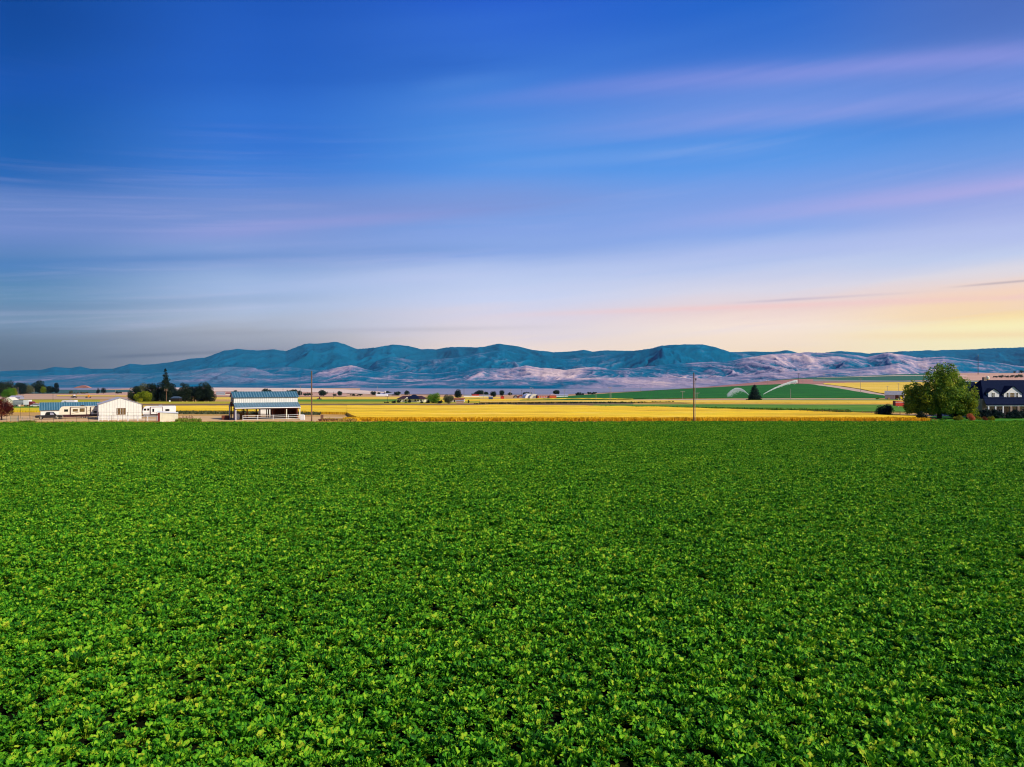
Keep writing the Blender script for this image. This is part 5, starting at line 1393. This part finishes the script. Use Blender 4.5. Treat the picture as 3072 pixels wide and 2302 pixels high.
simple_shed('shed', 'small white shed with red tile roof right of the bungalow', at(1367, 465), 49 * 465 / F, 4.5, 1.9, 2.9, mat('dirty_white_wall', (0.66, 0.58, 0.48), 0.8, 0.15, 1.0), mat('red_tile', (0.30, 0.10, 0.06), 0.9, 0.2, 1.0), R(-5), 'x', win=[(-3.4, 0.7, 0.7, 0.7, dict(cols=1, rows=1)), (1.4, 0.7, 0.8, 0.7, dict(cols=1, rows=1))], door=(-1.1, 0.8, 1.7, M_dsteel))
simple_shed('container', 'pale pink box shed in front of the small white shed', at(1380, 425), 4.4, 2.4, 1.3, 1.5, mat('pale_pink_wall', (0.62, 0.44, 0.34), 0.8, 0.1, 1.0), M_lav, 0, 'x')
simple_shed('shed', 'dark blue shed with grey roof in the far yellow field', on(1472, 1200), 3.4, 3, 2.1, 2.9, mat('navy_wall', (0.03, 0.06, 0.15), 0.7, 0.1, 1.0), M_gry, 0, 'x')
# orange barn
D = depth(1640, 1196); s = D / F
t = thing('orange_barn', 'long orange red barn with pink roof and taller right end', 'barn', at(1640, D), R(4))
simple = MB().box(-27 * s, 12 * s, 0, 10, -1, 4.2 * s * 2.1); simple.build('wall', M_orange, t)
MB().prism([(-27.5 * s, 8.7 * s), (12 * s, 8.7 * s), (12 * s, 11 * s), (-26 * s, 11 * s)], -0.3, 10.3).build('roof', mat('pink_roof', (0.62, 0.40, 0.42), 0.6, 0.1, 1.0), t)
MB().box(8 * s, 29 * s, -1.2, 11, -1, 9.5 * s).build('wing', M_orange, t)
MB().prism([(7 * s, 9.5 * s), (30 * s, 9.5 * s), (25 * s, 12.5 * s), (13 * s, 12.8 * s)], -1.4, 11.2).build('wing_roof', mat('pink_roof', (0, 0, 0)), t)
MB().tube((-27.4 * s, 5, -1), (-27.4 * s, 5, 9 * s), 3.2 * s, n=12).build('end_silo', mat('purple_wall', (0.16, 0.04, 0.10), 0.7, 0.1, 1.0), t)
for i in range(7): window(t, (-22 + i * 5) * s, 0, 3 * s, 1.4 * s, 2 * s, cols=1, rows=1, fw=0.2, frame=M_wpaint)
def hoop(name, label, px, yb, w, d, h, mt, rz=0.0, cat='tent'):
    t = thing(name, label, cat, on(px, yb), rz)
    pr = [(w / 2 * math.cos(math.pi * i / 10), h * math.sin(math.pi * i / 10)) for i in range(11)]
    MB().prism(pr, 0, d).build('cover', mt, t)
    MB().prism([(x * .5, z * .6) for x, z in pr], -0.05, 0.02).build('opening', M_gry, t)
    return t
hoop('hoop_house', 'left white tarp hoop house beside the orange barn', 1590, 1195, 9, 14, 4.0, M_wpaint, .2, 'greenhouse')
hoop('hoop_house', 'right cream tarp hoop house touching the orange barn', 1605, 1196, 9, 14, 3.8, M_cream, .1, 'greenhouse')
hoop('hoop_house', 'low dark hoop shed left of the white tarps', 1547, 1194, 5, 6, 2.4, M_dsteel, 0, 'shed')
hoop('hoop_house', 'low reddish hoop shed left of the white tarps', 1562, 1194, 7, 6, 2.5, M_trim, 0, 'shed')
simple_shed('shed', 'long low white shed right of the orange barn', on(1682, 1192), 14, 6, 1.8, 2.6, M_wpaint, M_lav, 0, 'x')
simple_shed('shed', 'tiny red shed in the field right of the blue shed', on(1507, 1198), 3, 3, 2.0, 2.8, M_redp, M_trim, 0, 'y')
simple_shed('barn', 'far low white barn below the rounded grove, left one', on(1408, 1192), 13, 6, 1.8, 2.8, M_wpaint, M_gry, 0, 'x', cat='barn')
simple_shed('barn', 'far low white barn with red end below the rounded grove', on(1432, 1192), 12, 6, 1.8, 2.8, M_wpaint, M_redp, 0, 'x', cat='barn')
simple_shed('barn', 'far low barn left of the round headed tree', on(1452, 1193), 10, 6, 1.8, 2.8, M_cream, M_gry, 0, 'x', cat='barn')
simple_shed('barn', 'far low white roofed barn at the foot of the silo', on(1170, 1187), 30, 8, 2.4, 3.6, M_gry, M_lav, 0, 'x', cat='barn')
simple_shed('barn', 'far white barn row behind the yellow field left of the silo', on(1145, 1189), 16, 6, 2, 2.8, M_wpaint, M_wpaint, 0, 'x', cat='barn')
t = thing('silo', 'dark silo with a white dome between far trees', 'silo', on(1155, 1187))
D = t.location.y; s = D / F
MB().tube((0, 0, 0), (0, 0, 12 * s), 2.4 * s, n=12).build('body', M_gry, t)
MB().tube((0, 0, 12 * s), (0, 0, 14 * s), 2.5 * s, 0.8 * s, n=12).build('dome', M_wpaint, t)
t = thing('dark_shed', 'dark open shed between the poles in front of the grove', 'shed', at(524, 512), 0)
MB().box(-3.0, 3.0, 0, 5, -0.2, 2.6).build('wall', mat('black_brown_wall', (0.02, 0.012, 0.01), 0.9, 0.1, 1.0), t)
hip(6.2, 5.2, 2.62, 4.1, 0.3, 1.2).build('roof', mat('slate_blue_roof', (0.04, 0.07, 0.11), 0.8, 0.1, 1.0), t)
tag(MB().tube((0, 0, 0), (0, 0, 1.4), 0.55, 0.5, n=10).build('propane_tank', M_wpaint), 'small white tank at the foot of the grove poles', 'tank').location = at(509, 496)
simple_shed('house', 'distant pale blue house on the pink plain right of the grove', on(660, 1186), 12, 8, 3, 5.5, mat('pale_blue_wall', (0.35, 0.42, 0.46), 0.7, 0.1, 1.0), M_gry, 0.2, 'x', cat='house')
simple_shed('house', 'small distant reddish house left of the blue barn roof', on(684, 1186), 8, 6, 2.5, 4, M_cream, M_trim, 0, 'x', cat='house')
# yard at far left
simple_shed('machine_shed', 'lavender metal shed roof beyond the red-leaved tree', on(44, 1199), 9.5, 7, 2.2, 3.6, M_lav, M_lav, 0.1, 'x', rib=0.6)
simple_shed('house', 'cream house wall half hidden by the red-leaved tree', at(24, 330), 5.5, 6, 2.2, 4.2, M_cream, M_cream, 0.2, 'y', cat='house')
def truck(name, label, p, L, H, boxm, cabm, rz=0.0):
    t = thing(name, label, 'truck', p, rz)
    MB().box(0, L, 0, 2.4, 0.9, H).build('cargo_box', boxm, t)
    MB().prism([(L + 0.15, 0.6), (L + 1.9, 0.6), (L + 1.9, 1.5), (L + 1.4, 2.3), (L + 0.15, 2.4)], 0.1, 2.3).build('cab', cabm, t)
    for x in (1.0, L - 0.9, L + 1.1): wheel(t, x, 0.1, 0.45, 0.45, 0.3)
    return t
truck('livestock_trailer', 'long grey trailer with dark stripes beyond the striped wheat', at(40, 330), 6.4, 3.0, mat('striped_grey', (0.40, 0.42, 0.44), 0.5, 0.2, 0.5, col2=(0.14, 0.16, 0.19), stretch=(.1, .1, 6)), M_trim)
truck('box_truck', 'white box truck beyond the striped wheat', at(70, 328), 2.4, 3.1, M_rvw, M_trim)
def car(name, label, p, body, rz=0.0, s=1.0):
    t = thing(name, label, 'car', p, rz)
    MB().prism([(0, .35 * s), (0, .85 * s), (1.0 * s, .95 * s), (3.3 * s, .95 * s), (4.3 * s, .8 * s), (4.4 * s, .35 * s)], 0, 1.8 * s).build('body', body, t)
    MB().prism([(0.5 * s, .94 * s), (1.0 * s, 1.42 * s), (2.6 * s, 1.45 * s), (3.3 * s, .94 * s)], .12 * s, 1.68 * s).build('cabin', M_glass, t)
    MB().box(1.0 * s, 2.6 * s, .14 * s, 1.66 * s, 1.44 * s, 1.50 * s).build('roof', body, t)
    for x in (.85 * s, 3.5 * s): wheel(t, x, .1 * s, .32 * s, .32 * s, .2 * s)
    return t
car('parked_car', 'small white car right of the box truck', at(91, 325), M_rvw)
car('parked_car', 'white car showing over the garage roof corner', at(313, 300), M_rvw, s=1.05)
t = caravan('caravan', 'white caravan roof showing over the middle of the blue shed roof', at(183, 330), 0.0, 6.3, M_rvw, M_gry, [], [(1.5, 1.8, .8, .5, 0, M_glass)], hh=2.7)
t = thing('hay_rake', 'rusty round hay rake showing over the right end of the blue shed roof', 'machine', at(295, 300), 0)
k = MB()
for j in range(3):
    cx = -0.9 + j * 0.9
    for i in range(10):
        a_ = 2 * math.pi * i / 10; k.tube((cx, j * .2, 0.95), (cx + .8 * math.cos(a_), j * .2, .95 + .8 * math.sin(a_)), 0.05, n=4)
k.build('wheel', M_rwood, t)
MB().box(-1.4, 1.4, 0.5, 0.65, 0.6, 0.8).build('frame', M_rwood, t)
def machine(name, label, p, mt, mt2, n, s, seed):
    r = random.Random(seed); t = thing(name, label, 'machine', p, 0)
    b = MB(); b.box(-2.4 * s, 2.4 * s, 0, .3 * s, .9 * s, 1.15 * s); b.box(-.6 * s, .8 * s, -.5 * s, 1.0 * s, .6 * s, 1.7 * s); b.build('frame', mt, t)
    MB().prism([(-.3 * s, 1.7 * s), (.6 * s, 1.7 * s), (.45 * s, 2.6 * s), (-.2 * s, 2.6 * s)], -.4 * s, .9 * s).build('cab', mt2, t)
    for i in range(n):
        x = r.uniform(-2.3, 2.3) * s
        MB().tube((x, 0, 0.9 * s), (x + r.uniform(-.8, .8) * s, .2, r.uniform(1.2, 2.4) * s), .08 * s, n=5).build('arm', mt, t)
    for x in (-1.6, -.5, 1.5): wheel(t, x * s, -.3 * s, .6 * s, .6 * s, .4 * s)
    return t
machine('field_sprayer', 'dark and white farm implement parked in the far tan yard', on(222, 1195), M_dsteel, M_wpaint, 7, 1.5, 1)
machine('orange_implement', 'orange tillage implement parked in the far tan yard', on(265, 1195), M_oran, M_oran, 9, 1.5, 2)
machine('red_implement', 'dark red implement in the far field right of the bare pole', on(958, 1200), M_trim, M_rwood, 4, 1.0, 3)
t = thing('mesa', 'low reddish butte on the far left plain', 'hill', at(248, 3600), 0); t['kind'] = 'structure'; del t['label']; del t['category']
s = 3600 / F
zz = -t.location.z + CAMZ
MB().prism([(-26 * s, 12 * 0), (26 * s, 0), (12 * s, (HY - 1158) * s + zz), (2 * s, (HY - 1156.5) * s + zz), (-12 * s, (HY - 1160) * s + zz)], -12, 12).build('rock', M_red, t)
# grey shed on the right
t = simple_shed('grey_shed', 'small grey roofed open shed at the foot of the dirt road', at(2684, 400), 9.8, 6, 2.6, 4.7, mat('pale_lavender_wall', (0.55, 0.50, 0.50), 0.7, 0.1, 1.0), M_gry, R(-30), 'x')
MB().box(0.2, 4.2, -0.05, 0.02, 0, 2.3).build('opening', M_rwood, t)
for x in (0.1, 2.2, 4.4): MB().box(x - .12, x + .12, -0.25, -0.06, 0, 2.5).build('post', M_wpaint, t)
tag(MB().tube((0, 0, .7), (0, .5, .7), .7, n=14).build('round_bale', M_hay), 'round bale leaning on the grey shed wall', 'hay bale').location = at(2667, 388)
machine('yellow_tractor', 'yellow machine right of the grey shed', at(2702, 385), M_yelp, M_yelp, 2, 0.9, 5)
t = thing('red_wagon', 'bright red farm wagon left of the huge green tree', 'wagon', at(2687, 262), 0)
MB().prism([(0, .7), (4.4, .4), (4.4, 2.2), (0, 2.55)], 0, 2).build('box', M_redp, t)
MB().box(-.1, 4.5, -.03, .02, 2.0, 2.15).build('rail', M_wpaint, t)
for x in (.9, 3.4): wheel(t, x, .1, .4, .4, .25)
t = thing('water_tower', 'pale yellow domed tank on a leg above the farmhouse roof', 'tank', at(2963, 1200), 0)
D = 1200; s = D / F; zb = CAMZ + (HY - 1146) * s - t.location.z
MB().tube((0, 0, 0), (0, 0, zb + 11 * s), 2.2 * s, n=10).build('leg', M_yelp, t)
MB().tube((0, 0, zb + 9 * s), (0, 0, zb + 14 * s), 5.0 * s, n=14).tube((0, 0, zb + 14 * s), (0, 0, zb + 18 * s), 5.0 * s, 1.5 * s, n=14).build('tank', M_cream, t)

# ------------------------------------------------------------------ sprinkler sprays
M_spray = bpy.data.materials.new('water_spray'); M_spray.use_nodes = True
nt = M_spray.node_tree; nt.nodes.clear(); N = NT(nt)
o_ = N.n('ShaderNodeOutputMaterial'); d_ = N.n('ShaderNodeBsdfDiffuse'); d_.inputs[0].default_value = (.85, .9, .9, 1)
tp = N.n('ShaderNodeBsdfTransparent'); mx = N.n('ShaderNodeMixShader'); mx.inputs[0].default_value = 0.5
N.put(mx.inputs[1], tp.outputs[0]); N.put(mx.inputs[2], d_.outputs[0]); N.put(o_.inputs[0], mx.outputs[0])
def spray(label, px, D, dx, dy, h, n, seed, L, top=None):
    """arcs of droplet streaks thrown from a riser; dx, dy = landing offset in metres"""
    r = np.random.default_rng(seed); p = at(px, D)
    t = thing('sprinkler', label, 'sprinkler', p, 0, 'irrigation sprinklers on the green hill')
    MB().tube((0, 0, -.2), (0, 0, 1.5), .05, n=6).build('riser', M_steel, t)
    MB().tube((-.1 * np.sign(dx), 0, 1.45), (.45 * np.sign(dx), 0, 1.7), .05, n=6).build('nozzle', M_steel, t)
    V = []
    for i in range(n):
        f = r.random() ** .8
        ww = f * 1.4 + 0.15
        q = np.array([dx * f, dy * f, 1.5 + h * 4 * f * (1 - f) * r.uniform(.88, 1.0) + f * (L if L else 0)])
        if r.random() < .45: q[2] -= abs(r.normal(0, 1.0)) * h * .45 * f
        q += r.normal(0, .16 * ww, 3)
        if q[2] < .1: continue
        tl = .35; a = np.array([dx, dy, (1 - 2 * f) * h * 4]); a = a / np.linalg.norm(a) * tl
        wv = np.array([0, 0, .06])
        V += [q - a - wv, q + a - wv, q + a + wv, q - a + wv]
    V = np.array(V)
    np_mesh('water_jet', V, np.arange(len(V)).reshape(-1, 4), M_spray, t)
    return t
spray('sprinkler throwing an arc of water left of the lone conifer', 2246, 440, -12.5, 2, 4.2, 2200, 1, 0)
spray('sprinkler throwing a long slanting jet up the hill right of the conifer', 2291, 452, 22, 2, 1.2, 3600, 2, 8.5)

# ------------------------------------------------------------------ farmhouse on the right
def farmhouse():
    D = 184.0; p = at(2944, D); rz = R(-0.0)
    t = thing('farmhouse', 'white sided farmhouse with a steep dark shingle roof, two dormers and a porch', 'house', p, rz)
    X1 = 22.0
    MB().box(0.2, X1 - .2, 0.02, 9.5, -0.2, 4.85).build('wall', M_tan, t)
    # main roof: porch slope then steep slope
    r = MB()
    r.slab((-0.6, -2.6, 3.55), (X1, -2.6, 3.55), (X1, 0.1, 4.95), (0.6, 0.1, 4.95), 0.14)
    r.build('porch_roof', M_shingle, t)
    r = MB()
    r.slab((0.5, 0.0, 4.95), (X1, 0.0, 4.95), (X1, 5.2, 9.75), (3.2, 5.2, 9.75), 0.14)
    r.slab((X1, 10.4, 4.95), (0.5, 10.4, 4.95), (3.2, 5.2, 9.75), (X1, 5.2, 9.75), 0.14)
    r.poly([(0.5, 10.4, 4.95), (0.5, 0, 4.95), (3.2, 5.2, 9.75)])
    r.build('roof', M_shingle, t)
    # left wing behind, hipped
    b = MB()
    a = [(-3.0, 4.2, 3.4), (4.5, 4.2, 3.4), (4.5, 15, 3.4), (-3.0, 15, 3.4)]
    w0 = [(-1.6, 9.2, 7.5), (4.5, 9.2, 9.3), (-0.6, 9.6, 9.3)]
    b.poly([a[0], a[1], (4.5, 9.6, 9.35), (-0.4, 9.6, 9.35), (-1.5, 8.2, 7.4)]); b.poly([a[3], a[0], (-1.5, 8.2, 7.4), (-0.4, 9.6, 9.35)]); b.poly([a[2], a[3], (-0.4, 9.6, 9.35), (4.5, 9.6, 9.35)])
    b.build('wing_roof', M_shingle, t)
    MB().box(-2.6, 3.5, 4.6, 14.6, -.2, 3.4).build('wing', M_siding, t)
    MB().box(3.9, 4.7, 4.9, 5.6, 9.2, 10.6).build('chimney', M_stone, t)
    MB().box(-0.6, X1, -2.72, -2.62, 3.38, 3.62).build('gutter', M_shingle, t)
    MB().box(-0.3, X1, -2.55, -2.35, 3.10, 3.38).build('porch_beam', M_wpaint, t)
    for x in (0.2, 2.0, 3.9, 9.9, 12.5, 16.0): MB().box(x - .13, x + .13, -2.58, -2.32, 0.3, 3.1).build('porch_post', M_wpaint, t)
    for x in (5.85, 7.7): MB().box(x - .26, x + .26, -2.75, -2.25, 0, 3.1).build('stone_column', M_stone, t)
    MB().box(-0.2, X1, -2.8, 0.0, -0.1, 0.35).build('porch_floor', M_stone, t)
    MB().box(5.0, 8.6, -4.2, -2.85, -0.1, 0.16).build('step', M_stone, t)
    d_ = MB().box(6.45, 7.4, -0.04, 0.03, 0.35, 2.55).build('door', M_glass, t); MB().box(7.34, 7.5, -0.08, -0.045, 0.35, 2.6).build('frame', M_lav, d_)
    for (x, w, h, z) in ((0.8, 1.3, 1.3, 1.1), (2.5, 1.2, 1.5, 1.0), (4.4, 1.0, 1.3, 1.1), (8.2, 1.4, 1.5, 1.0), (10.6, 1.4, 1.5, 1.0)):
        window(t, x, 0.02, z, w, h, frame=M_wpaint, glass=M_glass, cols=2, rows=2)
    def dormer(x0, x1, yb, zb, ze, za, wins):
        xm = (x0 + x1) / 2
        dp = (za - zb) / 0.9 + 0.6
        dm = MB().prism([(x0, zb - .3), (x1, zb - .3), (x1, ze), (xm, za), (x0, ze)], yb, yb + dp).build('dormer', M_siding, t)
        ov = 0.24; sl = (za - ze) / (xm - x0)
        r = MB()
        r.slab((x0 - ov, yb + dp, ze - sl * ov), (x0 - ov, yb - ov, ze - sl * ov), (xm, yb - ov, za + .02), (xm, yb + dp, za + .02), 0.13)
        r.slab((x1 + ov, yb - ov, ze - sl * ov), (x1 + ov, yb + dp, ze - sl * ov), (xm, yb + dp, za + .02), (xm, yb - ov, za + .02), 0.13)
        r.build('dormer_roof', M_shingle, dm)
        for (wx, wz, ww, wh, c) in wins:
            window(dm, wx, yb, wz, ww, wh, frame=M_wpaint, glass=M_glassw if ww > 1 else M_glass, cols=c, rows=2, fw=0.09)
    dormer(2.0, 4.8, 0.3, 5.1, 6.6, 7.55, [(2.95, 5.35, 0.68, 1.15, 2)])
    dormer(6.1, 10.7, 0.3, 5.1, 6.35, 8.2, [(6.75, 5.35, 0.5, 1.15, 1), (7.65, 5.35, 1.15, 1.15, 1), (9.2, 5.35, 0.5, 1.15, 1)])
    return t
farmhouse()
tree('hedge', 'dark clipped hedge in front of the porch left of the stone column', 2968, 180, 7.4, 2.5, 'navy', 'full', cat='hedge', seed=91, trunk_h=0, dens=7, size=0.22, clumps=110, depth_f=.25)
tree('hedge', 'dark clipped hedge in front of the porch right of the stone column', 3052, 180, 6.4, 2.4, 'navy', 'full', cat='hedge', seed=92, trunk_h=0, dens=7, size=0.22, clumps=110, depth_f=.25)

# ------------------------------------------------------------------ haze
if HAZE:
    hb = MB().box(-16000, 16000, -400, 18500, -120, 990).build('haze', None or M_spray)
    hb.data.materials.clear()
    mv = bpy.data.materials.new('haze_air'); mv.use_nodes = True
    nt = mv.node_tree; nt.nodes.clear(); N = NT(nt)
    o_ = N.n('ShaderNodeOutputMaterial'); pv = N.n('ShaderNodeVolumePrincipled')
    pv.inputs['Color'].default_value = (0.36, 0.72, 1.0, 1); pv.inputs['Density'].default_value = HAZE
    pv.inputs['Anisotropy'].default_value = 0.0
    N.put(o_.inputs['Volume'], pv.outputs[0])
    hb.data.materials.append(mv)
    stuff(hb, 'thin bluish haze softening the far mountains', 'haze')
